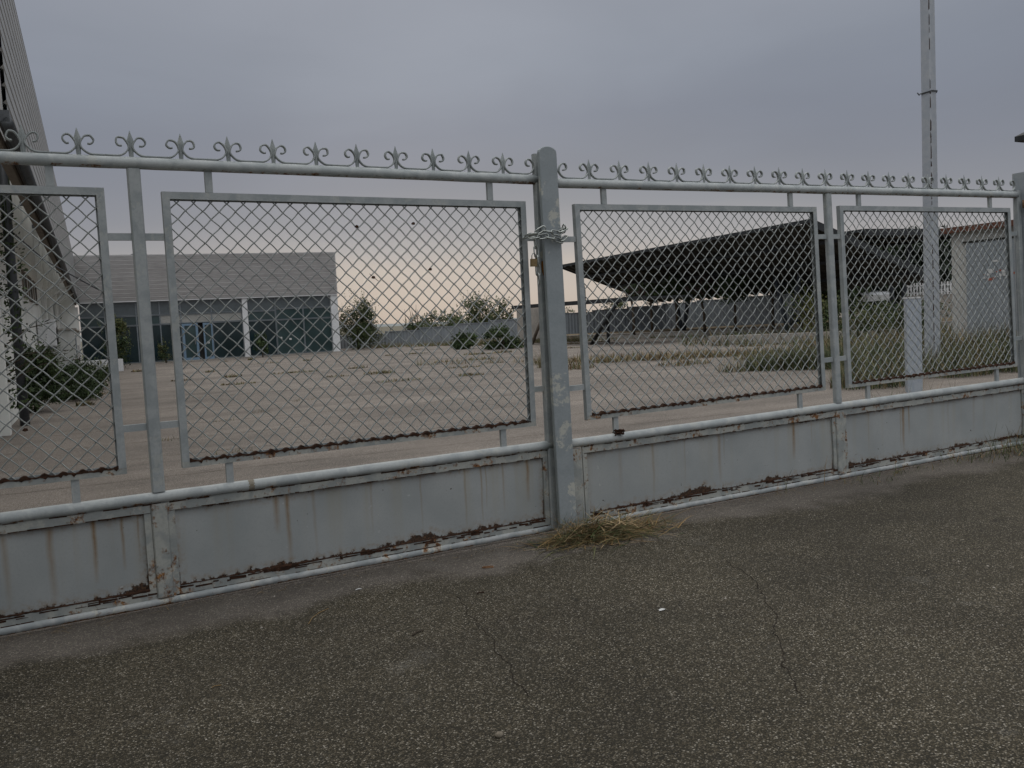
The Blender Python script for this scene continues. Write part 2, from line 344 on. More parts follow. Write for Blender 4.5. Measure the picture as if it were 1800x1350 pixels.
def tag(o, label=None, cat=None, group=None, kind=None):
    if label: o['label'] = label
    if cat: o['category'] = cat
    if group: o['group'] = group
    if kind: o['kind'] = kind
    return o
def empty(name, label, cat, loc=(0, 0, 0), rz=0, group=None):
    o = bpy.data.objects.new(name, None); C.objects.link(o); o.location = loc; o.rotation_euler = (0, 0, rz)
    o.empty_display_size = .2
    return tag(o, label, cat, group)
def obj(name, mb, m, parent=None, **k): return mb.build(name, m, parent, **k)
rnd = random.uniform

# ------------------------------------------------------------------ ground
def sheet(name, x0, x1, y0, y1, z, m):
    b = MB(); b.quad((x0, y0, z), (x1, y0, z), (x1, y1, z), (x0, y1, z)); return tag(b.build(name, m), kind='structure')
sheet('ground', -900, 1500, -300, 2200, -.012, M_field)
sheet('yard', -60, 75, 0.0, 60, -.004, M_yard)
sheet('road', -40, 60, -40, 0.0, -.004, M_road)
# cracks in the forecourt
def crackline(name, pts, wd, seed, z=-.0025, m=M_crack, amp=.02, step=.03):
    r = random.Random(seed); b = MB(); P = []
    for (a, c) in zip(pts[:-1], pts[1:]):
        a = Vector(a); c = Vector(c); n = max(2, int((c-a).length/step))
        for i in range(n): P.append(a.lerp(c, i/n))
    P.append(Vector(pts[-1]))
    off = 0; Q = []
    for p in P:
        off = off*.7 + r.uniform(-amp, amp)
        Q.append(Vector((p[0]+off, p[1]+r.uniform(-amp, amp)*.6, z)))
    for i in range(len(Q)-1):
        t = (Q[i+1]-Q[i]).normalized(); s_ = Vector((-t.y, t.x, 0)); w0 = wd*r.uniform(.25, 1.1); 
        if i == 0: wprev = w0
        b.quad(Q[i]-s_*wprev, Q[i]+s_*wprev, Q[i+1]+s_*w0, Q[i+1]-s_*w0); wprev = w0
    return tag(b.build(name, m), kind='structure')
crackline('road_crack', [(3.24, -1.08), (3.08, -1.45), (2.80, -1.85), (2.62, -2.05), (2.33, -2.42), (2.26, -2.52)], .0032, 3, amp=.014)
crackline('road_crack', [(1.78, -.75), (1.72, -1.0), (1.66, -1.35), (1.55, -1.75), (1.50, -1.98)], .0026, 5, amp=.012)
# yard slab joints
for i, y in enumerate((9.6, 12.5, 15.6, 19.4, 23.5, 28.2, 33.5, 39.5)):
    crackline('yard_joint', [(-14, y+rnd(-.2, .2)+.9), (0, y+.15), (12, y-.6), (26, y-1.5)], .022 if y < 20 else .04, 20+i, m=M_joint, amp=.03, step=.25)
for i, x in enumerate((6.8, 12.4, 18)):
    crackline('yard_joint', [(x-.3, 7.5), (x+.5, 16), (x+1.6, 34)], .012, 50+i, m=M_joint, amp=.03, step=.25)

for i, (y, w_) in enumerate(((4.3, .008), (5.9, .010), (7.6, .013))):
    crackline('yard_joint', [(-6, y+.5), (1.5, y+.1), (5, y-.1), (11, y-.5)], w_, 70+i, m=M_joint, amp=.03, step=.12)
# ------------------------------------------------------------------ gate
def warpR(v):
    x, y, z = v
    u = (x-3.0)/4.6
    k = .018 + .045*u
    return Vector((x - k*(z-1.25) , y, z + .030*u*min(1.3, .2+1.6*z)))
def ident(v): return Vector(v)
RT, RM = 2.19, .548          # rail axes
def scroll_path(sg):
    P = [(-.040, .052), (-.052, .051), (-.062, .058), (-.067, .070), (-.063, .083), (-.054, .091), (-.042, .092), (-.030, .087), (-.020, .077), (-.013, .064), (-.009, .052), (-.009, .042), (-.014, .032), (-.023, .021), (-.034, .012), (-.047, .006), (-.062, .0035)]
    return [(p[0]*sg, p[1]) for p in P]
def smooth2(P, it=1):
    for _ in range(it):
        Q = [P[0]]
        for a, c in zip(P[:-1], P[1:]):
            Q.append((a[0]*.75+c[0]*.25, a[1]*.75+c[1]*.25)); Q.append((a[0]*.25+c[0]*.75, a[1]*.25+c[1]*.75))
        Q.append(P[-1]); P = Q
    return P
def band(mb, pts, wd=.017, th=.0076, fn=ident, y=0, mi=0):
    n = len(pts); vs = []
    for i, p in enumerate(pts):
        a = Vector(pts[max(0, i-1)]); c = Vector(pts[min(n-1, i+1)]); t = (c-a).normalized(); nn = Vector((-t.y, t.x))*th/2
        for (sx, yy) in ((1, -wd/2), (1, wd/2), (-1, wd/2), (-1, -wd/2)):
            vs.append(fn((p[0]+nn.x*sx, y+yy, p[1]+nn.y*sx)))
    fs = []
    for i in range(n-1):
        for j in range(4): fs.append((i*4+j, i*4+(j+1) % 4, i*4+4+(j+1) % 4, i*4+4+j))
    fs += [(3, 2, 1, 0), tuple((n-1)*4+j for j in range(4))]
    mb.add(vs, fs, mi, True)
def finial(parent, x, sp, fn, left=True, right=True):
    zt = RT+.0295
    if left and right:
        b = MB(); r = random.Random(int(x*1000))
        prof = [(-.006, .0065, .006), (.02, .0075, .006), (.055, .0095, .006), (.072, .0115, .0065), (.082, .0095, .006), (.100, .0055, .004), (.124, .0008, .0008)]
        ln = r.uniform(-.03, .03)
        vs = []
        for (h, wx, wy) in prof:
            for (sx, sy_) in ((-1, 0), (0, -1), (1, 0), (0, 1)):
                vs.append(fn((x+sx*wx*1.5+ln*max(0, h)*.5, sy_*wy, zt+h)))
        fs = [(i*4+j, i*4+(j+1) % 4, i*4+4+(j+1) % 4, i*4+4+j) for i in range(len(prof)-1) for j in range(4)]+[(3, 2, 1, 0), tuple((len(prof)-1)*4+j for j in range(4))]
        b.add(vs, fs)
        b.build('finial', M_fin, parent)
    b = MB(); ok = False
    r = random.Random(int(x*777))
    for sg, on in ((1, left), (-1, right)):
        if not on: continue
        P = smooth2([(p[0]*r.uniform(.96, 1.04), p[1]*r.uniform(.97, 1.03)) for p in scroll_path(sg)]) + [((sp/2+.001)*-1*sg, .0025)]
        band(b, [(x+p[0], zt+p[1]) for p in P], fn=fn)
    b.build('scroll', M_fin, parent)
def wire_mesh(parent, x0, x1, z0, z1, fn, seed):
    """crimped diamond mesh: every wire weaves over and under the ones it crosses"""
    r = random.Random(seed); b = MB(); P = .0820; Q = .0798
    W = x1-x0; H = z1-z0
    for sg in (1, -1):
        k0 = int(-H/Q)-2; k1 = int(W/P)+2
        for k in range(k0, k1+1 if sg == 1 else k1-k0+2):
            # line: x = xs + sg * P/Q * (z-z0)
            xs = x0 + k*P + (.02) if sg == 1 else x0 + (k)*P + .02
            ts = []
            zlo, zhi = 0.0, H
            m_ = P/Q*sg
            # clip
            za = (0-(xs-x0))/m_; zb = (W-(xs-x0))/m_
            zlo = max(0, min(za, zb)); zhi = min(H, max(za, zb))
            if zhi-zlo < .015: continue
            pts = []; h = Q/2; n = int(math.ceil(zhi/h)); i0 = int(math.floor(zlo/h))
            # crossings of this family occur every half pitch in z
            zs = []
            for i in range(i0, n+1):
                for f in (-.2, 0, .2, .5):
                    z = (i+f)*h
                    if zlo <= z <= zhi: zs.append((z, i, f))
            if not zs: continue
            zs = [(zlo, 0, 9)] + zs + [(zhi, 0, 9)]
            for (z, i, f) in zs:
                if f == 9 or f == .5: off = 0
                else: off = .0028*(1 if (i+k) % 2 == 0 else -1)*sg
                wob = .0009*math.sin(z*97+k*1.7+sg)
                pts.append((xs+m_*z+wob*2 + off*.15, .009+off, z0+z))
            b.tube(pts, .0034, 5, fn=fn, cap=False)
    return b.build('wire_mesh', M_wire, parent)
def panel(parent, x0, x1, z0, z1, fn, seed):
    b = MB(); w_ = .036; t = .005; r = random.Random(seed)
    # angle iron: front flange + returning leg
    def bx(*a, mi=0): b.box(*a, mi=mi, fn=fn)
    bx(x0, x1, -.012, -.012+t, z1-w_, z1); bx(x0, x1, -.012+t, .022, z1-t, z1)
    bx(x0, x1, -.012, -.012+t, z0, z0+w_-.006, mi=2); bx(x0, x1, -.012+t, .022, z0, z0+t, mi=2)
    for (a, c, l0, l1) in ((x0, x0+w_, x0, x0+t), (x1-w_, x1, x1-t, x1)):
        bx(a, c, -.0125, -.012+t-.0005, z0+w_-.006, z1-w_); bx(l0, l1, -.012+t, .022, z0+t, z1-t)
    # flat bars clamping the mesh from behind
    for (a, c, d, e) in ((x0+.012, x1-.012, z1-.041, z1-.008), (x0+.012, x1-.012, z0+.008, z0+.041)): bx(a, c, .0165, .020, d, e)
    for (a, c) in ((x0+.008, x0+.041), (x1-.041, x1-.008)): bx(a, c, .0168, .0205, z0+.041, z1-.041)
    # rust crust along the bottom flange, swelling where the wires are welded on
    n = int((x1-x0-2*w_)/.0109); vs = []; zt = z0+w_-.006
    prev = None
    for i in range(n+1):
        x = x0+w_+i*(x1-x0-2*w_)/n
        ph = ((x-x0) % .0820)/.0820
        h = .016*max(0, 1-abs(ph-.5)*3.2)+r.uniform(.0, .004)
        d = r.uniform(.0, .006) if r.random() < .85 else r.uniform(.005, .016)
        cur = (x, zt+h, zt-d)
        if prev:
            q = [fn((prev[0], -.0145, prev[2])), fn((cur[0], -.0145, cur[2])), fn((cur[0], -.0145, cur[1])), fn((prev[0], -.0145, prev[1])),
                 fn((prev[0], .012, prev[2]+.002)), fn((cur[0], .012, cur[2]+.002)), fn((cur[0], .012, cur[1])), fn((prev[0], .012, prev[1]))]
            b.add(q, [(0, 1, 2, 3), (3, 2, 6, 7), (0, 4, 5, 1), (4, 7, 6, 5)], 1)
        prev = cur
    o = b.build('panel_frame', [M_frame, M_rust, M_low], parent)
    wire_mesh(o, x0+.008, x1-.008, z0+.008, z1-.008, fn, seed)
    return o
def pipe(name, parent, x0, x1, z, r_, m, fn, seed, n=16, y=0):
    rr = random.Random(seed); b = MB(); k = int((x1-x0)/.12); pts = []
    for i in range(k+1):
        pts.append((x0+(x1-x0)*i/k, y+rr.uniform(-.0008, .0008), z+rr.uniform(-.0009, .0009)))
    b.tube(pts, [r_*rr.uniform(.985, 1.015) for _ in pts], n, fn=fn); return b.build(name, m, parent)
def lower_sheet(parent, x0, x1, fn, m, seed, z0=.088, z1=.478):
    r = random.Random(seed); b = MB(); nx, nz = 40, 8
    ph = [r.uniform(0, 6) for _ in range(6)]
    def yy(u, v_): return .008 + .0035*math.sin(u*9+ph[0])*math.sin(v_*3.1) + .002*math.sin(u*23+ph[1]+v_*2)
    for i in range(nx+1):
        for j in range(nz+1):
            u, v_ = i/nx, j/nz
            b.v.append(tuple(fn((x0+(x1-x0)*u, yy(u, v_), z0+(z1-z0)*v_))))
    for i in range(nx):
        for j in range(nz):
            a = i*(nz+1)+j; b.f.append((a, a+nz+1, a+nz+2, a+1)); b.m.append(0); b.sm.append(True)
    # back face, 4 mm behind
    o_ = len(b.v)
    vs = [fn((x0, .02, z0)), fn((x1, .02, z0)), fn((x1, .02, z1)), fn((x0, .02, z1))]; b.add(vs, [(3, 2, 1, 0)])
    sh = b.build('steel_sheet', m, parent)
    # border of flat bar and angle around the sheet
    f = MB()
    f.box(x0-.030, x1+.030, -.010, .006, z1-.002, z1+.044, fn=fn)
    f.box(x0-.030, x1+.030, -.008, .006, z0-.046, z0+.002, fn=fn)
    f.box(x0-.030, x0+.002, -.009, .0055, z0+.002, z1-.002, fn=fn); f.box(x1-.002, x1+.030, -.009, .0055, z0+.002, z1-.002, fn=fn)
    # swollen rust scale in a ragged line along the lower bar
    prev = None; n = int((x1-x0)/.012)
    for i in range(n+1):
        x = x0+(x1-x0)*i/n; a = .5+.5*math.sin(x*3.1+ph[2])*math.sin(x*7.7+ph[3])
        h = .001+.010*a*a*r.uniform(.3, 1.2); d = .001+.010*a*a*r.uniform(.2, 1)
        cur = (x, z0+.002+h, z0+.002-d, r.uniform(.009, .014))
        if prev:
            q = [fn((prev[0], -.0085, prev[2])), fn((cur[0], -.0085, cur[2])), fn((cur[0], -cur[3], (cur[1]+cur[2])/2)), fn((prev[0], -prev[3], (prev[1]+prev[2])/2)), fn((cur[0], .002, cur[1])), fn((prev[0], .002, prev[1]))]
            f.add(q, [(0, 1, 2, 3), (3, 2, 4, 5)], 1, True)
        prev = cur
    def ragged(xa, xb, z, w_, y, dens=.8):
        xx = xa
        while xx < xb:
            l = r.uniform(.015, .09)
            if r.random() < dens:
                h = w_*r.uniform(.25, 1.3); q = [fn((xx, y, z-h*.5)), fn((xx+l, y, z-h*.5*r.uniform(.4, 1.5))), fn((xx+l, y, z+h*.4*r.uniform(.3, 1.3))), fn((xx, y, z+h*.5))]
                f.add(q, [(0, 1, 2, 3)], 1)
            xx += l*r.uniform(.8, 1.2)
    ragged(x0-.02, x1+.02, z1-.001, .006, -.0112); ragged(x0-.02, x1+.02, z1+.0425, .008, -.0114, .7); ragged(x0-.02, x1+.02, z0-.043, .006, -.0092, .6); ragged(x0, x1, z0-.018, .010, -.0094, .45); ragged(x0, x1, z0-.008, .014, -.0096, .6)
    f.build('sheet_border', [M_low, M_rust], sh)
    return sh
def stile(name, parent, x, wd, z0, z1, fn, m=None, y0=-.02, y1=.02, lean=None):
    b = MB(); b.box(x-wd/2, x+wd/2, y0, y1, z0, z1, fn=fn, bev=.006); return b.build(name, m or M_frame, parent)
def brace(parent, x0, x1, z0, z1, fn, y=-.006):
    b = MB(); b.box(x0, x1, y, y+.02, z0, z1, fn=fn); return b.build('brace', M_frame, parent)
ST_A = [(.235, .010, .55, .45), (.262, .008, 1.0, .5), (.33, .006, 1.0, .22), (.62, .004, .9, .25), (.48, .005, .8, .18), (.75, .004, .95, .3), (.80, .004, .9, .4), (.815, .003, .7, .35), (.87, .005, .8, .3), (.95, .008, .7, .5)]
ST_B = [(.24, .006, .95, .3), (.36, .004, .8, .2), (.50, .009, .9, .35), (.52, .003, .5, .3), (.82, .010, .7, .6), (.9, .004, .5, .2), (.12, .01, .9, .15)]
ST_C = [(.30, .010, .9, .6), (.33, .006, .6, .45), (.285, .004, .9, .35), (.55, .01, .9, .12), (.7, .01, .8, .15), (.12, .005, .8, .15)]
ST_0 = [(.60, .012, 1.0, .4), (.78, .008, .8, .6), (.90, .006, .7, .5), (.42, .01, .9, .3), (.97, .004, .6, .4)]
# ---- left leaf
gl = empty('gate_leaf', 'nearer pale grey iron gate leaf with diamond mesh, left of the chained closing post', 'gate', (0, 0, .004), .0243, 'two leaves of the iron gate')
LX0, LX1 = -1.93, 2.862
pipe('top_rail', gl, LX0, LX1, RT, .0295, M_pipe, ident, 1); pipe('middle_rail', gl, LX0, LX1, RM, .0285, M_pipe, ident, 2)
pipe('bottom_rail', gl, LX0, LX1, .023, .021, M_bot, ident, 3, 12)
s_ = stile('stile', gl, .537, .060, .577, 2.162, ident); s_ = stile('stile', gl, .532, .077, .046, .519, ident, M_low)
stile('end_stile', gl, 2.853, .060, .02, 2.345, ident, M_frame, -.022, .022)
stile('hinge_stile', gl, -1.93, .06, .02, 2.22, ident)
panel(gl, .658, 2.749, .680, 2.056, ident, 11); panel(gl, -1.72, .399, .686, 2.066, ident, 12)
for (x, a, c) in ((.888, 2.058, 2.163), (2.510, 2.058, 2.163), (.172, 2.068, 2.163), (-1.45, 2.068, 2.163), (.888, .574, .679), (2.518, .574, .679), (.169, .574, .685), (-1.45, .574, .685)):
    brace(gl, x-.018, x+.018, a, c, ident)
for (x0, x1) in ((.400, .507), (.567, .657), (2.75, 2.823), (-1.9, -1.721)):
    for z in (1.835, .905): brace(gl, x0, x1, z-.017, z+.017, ident, -.004)
lower_sheet(gl, .602, 2.79, ident, sheet_mat('sheet_paint_a', 1, ST_A, lx=2.2), 5)
lower_sheet(gl, -1.87, .462, ident, sheet_mat('sheet_paint_b', 2, [(sx*.45+.55 if sx > 0 else sx, w_*.8, l_, s2) for sx, w_, l_, s2 in ST_0], lx=2.3, edge=.8), 6)
for i in range(-8, 12): finial(gl, .073+.2305*i, .2305, ident)
finial(gl, .073+.2305*12, .2305, ident, right=False, left=True) if False else None
b = MB(); P = [(.073+.2305*12-.004+p[0], RT+.0295+p[1]) for p in smooth2(scroll_path(1))]+[(.073+.2305*11.5, RT+.032)]; band(b, P); b.build('scroll', M_fin, gl)
for (xx, q, lf) in ((.99, 1, .034),):
    r = random.Random(q); b = MB(); ng = 10
    for k in range(ng):
        a0 = -.9+k*2.4/ng; a1 = a0+2.4/ng; w0 = lf*r.uniform(.3, .55); w1 = lf*r.uniform(.3, .55); R_ = .0292
        b.quad((xx-w0, -R_*math.cos(a0), RM+R_*math.sin(a0)), (xx+w0, -R_*math.cos(a0), RM+R_*math.sin(a0)), (xx+w1, -R_*math.cos(a1), RM+R_*math.sin(a1)), (xx-w1, -R_*math.cos(a1), RM+R_*math.sin(a1)))
    b.build('rust_stain', simple('brown_stain', (.19, .165, .12), (.26, .24, .20), 70, .9, .1), gl)
# ---- right leaf
gr = empty('gate_leaf', 'farther pale grey iron gate leaf right of the chained closing post, sagging slightly', 'gate', (0, 0, .004), .004, 'two leaves of the iron gate')
RX0, RX1 = 2.92, 7.70
pipe('top_rail', gr, RX0, RX1, RT-.026, .0295, M_pipe, warpR, 21); pipe('middle_rail', gr, RX0, RX1, RM, .0285, M_pipe, warpR, 22)
pipe('bottom_rail', gr, RX0, RX1, .023, .021, M_bot, warpR, 23, 12)
_RT = RT; RT = RT-.026
stile('stile', gr, 5.345, .060, .577, 2.136, warpR); stile('stile', gr, 5.3415, .084, .046, .519, warpR, M_low)
stile('hinge_stile', gr, 7.712, .05, .02, 2.2, warpR)
panel(gr, 3.082, 5.215, .682, 2.038, warpR, 13); panel(gr, 5.462, 7.588, .676, 2.050, warpR, 14)
for (x, a, c) in ((3.315, 2.040, 2.137), (4.965, 2.040, 2.137), (5.69, 2.052, 2.137), (7.325, 2.052, 2.137), (3.305, .574, .681), (4.955, .574, .681), (5.685, .574, .675), (7.31, .574, .675)):
    brace(gr, x-.018, x+.018, a, c, warpR)
for (x0, x1, zs) in ((2.93, 3.081, (1.822, .895)), (5.216, 5.315, (1.822, .905)), (5.375, 5.461, (1.822, .905)), (7.589, 7.69, (1.83, .92))):
    for z in zs: brace(gr, x0, x1, z-.017, z+.017, warpR, -.004)
lower_sheet(gr, 3.062, 5.268, warpR, sheet_mat('sheet_paint_c', 3, ST_B, lx=2.2), 7); lower_sheet(gr, 5.415, 7.64, warpR, sheet_mat('sheet_paint_d', 4, ST_C, lx=2.2), 8)
for i in range(19): finial(gr, 3.212+.2360*i, .2360, warpR)
for (xx, sg, xe) in ((3.212-.2360, -1, 3.212-.2360/2), (3.212+.2360*19, 1, 3.212+.2360*18.5)):
    b = MB(); P = [(xx+p[0], RT+.0295+p[1]) for p in smooth2(scroll_path(sg))]+[(xe, RT+.032)]; band(b, P, fn=warpR); b.build('scroll', M_fin, gr)
RT = _RT
# closing post: flat cover tube with a rounded top
b = MB(); prof = [(2.896, .028), (3.012, .028)]
n = 14; zs = []
outline = [(2.8185, .03), (2.9415, .03)]
for i in range(9):
    a = math.pi*i/8; outline.append((2.880+.0615*math.cos(a), 2.338+.036*math.sin(a)))
outl = []
for (x, z) in outline: outl.append((x - .0125*(z-1.25), z))
k = len(outl); vs = [(x, -.047, z) for x, z in outl]+[(x, -.0235, z) for x, z in outl]
vsb = [(2.880-.0125*(z-1.25)+(x-(2.880-.0125*(z-1.25)))*.94, -.050, 1.2+(z-1.2)*.997) for x, z in outl]
b.add(vs+vsb, [tuple(range(2*k, 3*k))]+[(i, (i+1) % k, 2*k+(i+1) % k, 2*k+i)[::-1] for i in range(k)]+[tuple(range(2*k-1, k-1, -1))]+[(i, k+i, k+(i+1) % k, (i+1) % k)[::1] for i in range(k)])
b.build('closing_post', M_post, gr); RT = RT-.026; stile('end_stile', gr, 2.918, .055, .02, 2.28, warpR, M_frame, -.02, .02); stile('end_stile', gr, 2.987, .078, .03, .515, warpR, M_low, -.016, .016); RT = _RT

# ---- fixed end post with hinges
ep = empty('gate_post', 'thick grey steel gate post at the right end, hinge clamped near its top', 'gate post', (7.83, .0, 0))
def epw(v): return Vector((v[0]-.034*(v[2]-1.2), v[1], v[2]))
b = MB(); b.box(-.095, .12, -.11, .11, -.02, 2.40, fn=epw, bev=.02); b.build('post_shaft', paint_mat('gate_post_paint', .15, cream=.3, base=(.23, .255, .27), hi=(.27, .29, .30)), ep)
for z in (2.12, .93):
    b = MB(); b.tube([(-.13, -.03, z-.03), (-.13, -.03, z+.035)], .020, 10, fn=epw); b.box(-.12, -.09, -.045, -.015, z-.012, z+.012, fn=epw)
    for q in (-.02, .02): b.box(-.14, .02, -.122, -.112, z+q-.010, z+q+.010, fn=epw); b.tube([(-.05, -.14, z+q), (-.05, -.12, z+q)], .010, 6, fn=epw)
    b.build('hinge', M_rustlow if z > 2 else M_frame, ep)

# ---- chain and padlock
ch = empty('chain', 'zinc chain wound twice round the closing post, its tail hanging on the left', 'chain', (2.9, -.07, 1.865))
def link(parent, c, d, nrm, ln=.035, hw=.0140, r_=.0046):
    c = Vector(c); d = Vector(d).normalized(); nrm = Vector(nrm); nrm = (nrm-d*nrm.dot(d)).normalized(); s2 = d.cross(nrm); pts = []
    a = ln-hw
    for i in range(16):
        an = 2*math.pi*i/16; u = math.cos(an); v_ = math.sin(an)
        pts.append(c + d*(a*(1 if u > 0 else -1)*(1 if abs(u) > 1e-6 else 0) + hw*u) + s2*hw*v_)
    b = MB(); b.tube(pts, r_, 8, closed=True)
    o = b.build('link', M_chain, parent); return o
base = Vector((2.9, -.07, 1.65))
def rel(p): return Vector(p)-base
def run(pts, ph=0):
    pts = [Vector(p) for p in pts]; seg = []
    tot = 0; out = []
    acc = [0]
    for a, c in zip(pts[:-1], pts[1:]): acc.append(acc[-1]+(c-a).length)
    step = .0545; n = int(acc[-1]/step)
    for i in range(n+1):
        s0 = i*step
        for j in range(len(pts)-1):
            if acc[j] <= s0 <= acc[j+1]+1e-6:
                f = (s0-acc[j])/max(1e-6, acc[j+1]-acc[j]); p = pts[j].lerp(pts[j+1], f); d = (pts[j+1]-pts[j]); break
        nr = Vector((0, -1, .25)) if (i+ph) % 2 == 0 else Vector((0, -.35, 1)).normalized()
        if abs(d.normalized().z) > .7: nr = Vector((0, -1, 0)) if (i+ph) % 2 == 0 else Vector((1, -.25, 0))
        link(ch, p-base, d, nr)
DZ = 0.0
base = Vector((2.9, -.07, 1.865))
run([(2.728, .02, 1.846), (2.740, -.045, 1.852), (2.776, -.062, 1.874), (2.815, -.066, 1.868), (2.885, -.068, 1.856), (2.935, -.062, 1.876), (2.953, -.045, 1.894)])
run([(2.735, -.05, 1.83), (2.792, -.067, 1.836), (2.851, -.072, 1.823), (2.911, -.068, 1.808), (2.955, -.05, 1.834)], 1)
run([(2.953, -.045, 1.894), (2.99, .045, 1.88), (2.92, .10, 1.87), (2.82, .11, 1.862), (2.75, .06, 1.85)])
run([(2.752, -.030, 1.80), (2.756, -.038, 1.70), (2.758, -.038, 1.62), (2.764, -.036, 1.545)], 1)
pl = empty('padlock', 'small brass padlock hanging from the chain tail beside the closing post', 'padlock', (2.727, -.045, 1.688))
b = MB(); b.box(-.022, .022, -.009, .009, -.030, .016, bev=.004, fn=lambda v: (v[0]+v[2]*.06, v[1], v[2])); b.build('body', M_brass, pl)
b = MB(); b.tube([(-.012, 0, .012), (-.011, 0, .035), (-.004, 0, .048), (.005, 0, .050), (.014, 0, .042), (.016, 0, .03), (.014, 0, .012)], .003, 8); b.build('shackle', M_steel, pl)
for (xx, z, w_, h_, m_, q) in ((2.848, 1.655, .018, .060, RUSTO, 1), (2.858, 1.595, .010, .05, RUSTO, 2), (2.842, 1.73, .014, .03, CREAM, 3)):
    r = random.Random(q); b = MB(); ng = 14; b.add([(xx+w_*math.cos(6.283*k/ng)*r.uniform(.6, 1.1), -.0228-.0002*q, z+h_*math.sin(6.283*k/ng)*r.uniform(.6, 1.15)) for k in range(ng)], [tuple(range(ng))])
    b.build('bare_patch', simple('bare_patch_%d' % q, tuple(c*.8 for c in m_), m_, 60, .9, .1), gl)
# rusted wire knot on the middle rail
b = MB(); r = random.Random(4)
pts = []
for i in range(60):
    a = i*.62; pts.append((.022*math.cos(a)+r.uniform(-.007, .007), .03*math.sin(a*.9)+r.uniform(-.006, .006)-.005, .012+.012*math.sin(a*.37)+r.uniform(-.005, .005)))
b.tube(pts, .0048, 6); b.tube([(.0, -.01, .0), (-.035, -.02, .004), (-.042, -.025, -.008)], .0045, 6)
tag(b.build('wire_knot', M_rust, loc=(3.325, 0.0, RM+.032)), 'rusty tangled wire knot sitting on the middle rail of the farther leaf', 'wire')
# dead leaves and scraps caught in the mesh
for i, (x, z, lab) in enumerate(((1.66, 1.90, 'dark scrap caught high in the mesh of the nearer leaf, left one'), (2.0, 1.92, 'dark scrap caught high in the mesh, nearest the post among the upper two'), (1.74, 1.62, 'thin twig caught in the middle of the nearer mesh'), (2.09, 1.66, 'small dead leaf stuck in the mesh left of the padlock'), (-.02, .95, 'dead leaf caught low in the mesh at the left border'))):
    b = MB(); r = random.Random(i)
    b.add([(-.012, 0, -.004), (.0, -.005, -.009), (.013, 0, -.006), (.011, -.003, .005), (-.003, -.006, .008), (0, .003, 0)], [(0, 1, 4), (1, 2, 3, 4), (0, 5, 1), (5, 2, 1), (5, 3, 2), (5, 4, 3), (5, 0, 4)])
    if i == 2: b.tube([(-.02, 0, .02), (.0, -.003, .0), (.03, 0, -.022)], .0016, 5)
    tag(b.build('dead_leaf', M_rust, loc=(x, x*.0243+.003, z)), lab, 'debris')

# ------------------------------------------------------------------ grass helpers
def blade(b, p, h, lean, az, wd, mi, flat=0.0, curl=1.0):
    d = Vector((math.cos(az), math.sin(az), 0)); s2 = Vector((-math.sin(az), math.cos(az), 0)); n = 4
    q = Vector(p); pts = [q.copy()]; ang = lean
    for i in range(n):
        q = q + (Vector((0, 0, 1))*math.cos(ang)+d*math.sin(ang))*(h/n); ang += curl*.28
        if q.z < .002: q.z = .002+.002*i
        pts.append(q.copy())
    vs = []
    for i, q in enumerate(pts):
        w0 = wd*(1-i/n)**.7*.5+.0003; vs += [q-s2*w0, q+s2*w0]
    b.add(vs, [(2*i, 2*i+1, 2*i+3, 2*i+2) for i in range(n)], mi)
def tufts(name, spots, mats, label=None, cat='grass', seed=1, top=True):
    r = random.Random(seed); b = MB()
    for (x, y, rad, n, h, wd, lean, ws) in spots:
        for _ in range(n):
            a = r.uniform(0, 6.28); q = rad*math.sqrt(r.random())
            mi = r.choices(range(len(mats)), ws)[0]
            blade(b, (x+q*math.cos(a), y+q*math.sin(a)*.7, 0.0), h*r.uniform(.4, 1.15), r.uniform(0, lean), r.uniform(0, 6.28), wd*r.uniform(.6, 1.3), mi, curl=r.uniform(.2, 1.6))
    o = b.build(name, mats); return tag(o, label, cat, kind='stuff')
# dry grass heap at the foot of the closing post
b = MB(); r = random.Random(3); mats = [B_straw, B_tan, B_olive, B_green]
for i in range(1250):
    x = r.gauss(3.03, .20); y = -.12-abs(r.gauss(0, .12))
    if y > -.035: y = -.035-r.random()*.03
    az = r.choice((r.gauss(0, .6), r.gauss(3.14, .6), r.uniform(0, 6.28)))
    blade(b, (x, y, r.uniform(0, .08)*math.exp(-((x-3.05)/.2)**2)*math.exp(-((y+.12)/.14)**2)), r.uniform(.08, .30), r.uniform(1.1, 1.75), az, r.uniform(.003, .0075), r.choices(range(4), (6, 5, 4, 1.6))[0], curl=r.uniform(-.1, .5))
for i in range(24):
    x = r.gauss(2.93, .13); blade(b, (x, -.04-r.random()*.05, 0), r.uniform(.08, .24), r.uniform(0, .9), r.uniform(0, 6.28), r.uniform(.002, .005), r.choices((2, 3, 0), (3, 4, 2))[0], curl=r.uniform(.1, 1.2))
for i in range(110):
    x = r.gauss(3.06, .19); y = -.15-abs(r.gauss(0, .10))
    blade(b, (x, y, r.uniform(.03, .10)*math.exp(-((x-3.05)/.22)**2)), r.uniform(.12, .34), r.uniform(1.15, 1.65), r.uniform(0, 6.28), r.uniform(.004, .007), 4 if r.random() < .7 else 3, curl=r.uniform(-.1, .35))
tag(b.build('dry_grass', mats+[leafm('bleached_straw', (.40, .29, .16), .25)]), 'heap of matted straw and green blades at the foot of the closing post', 'grass', kind='stuff')
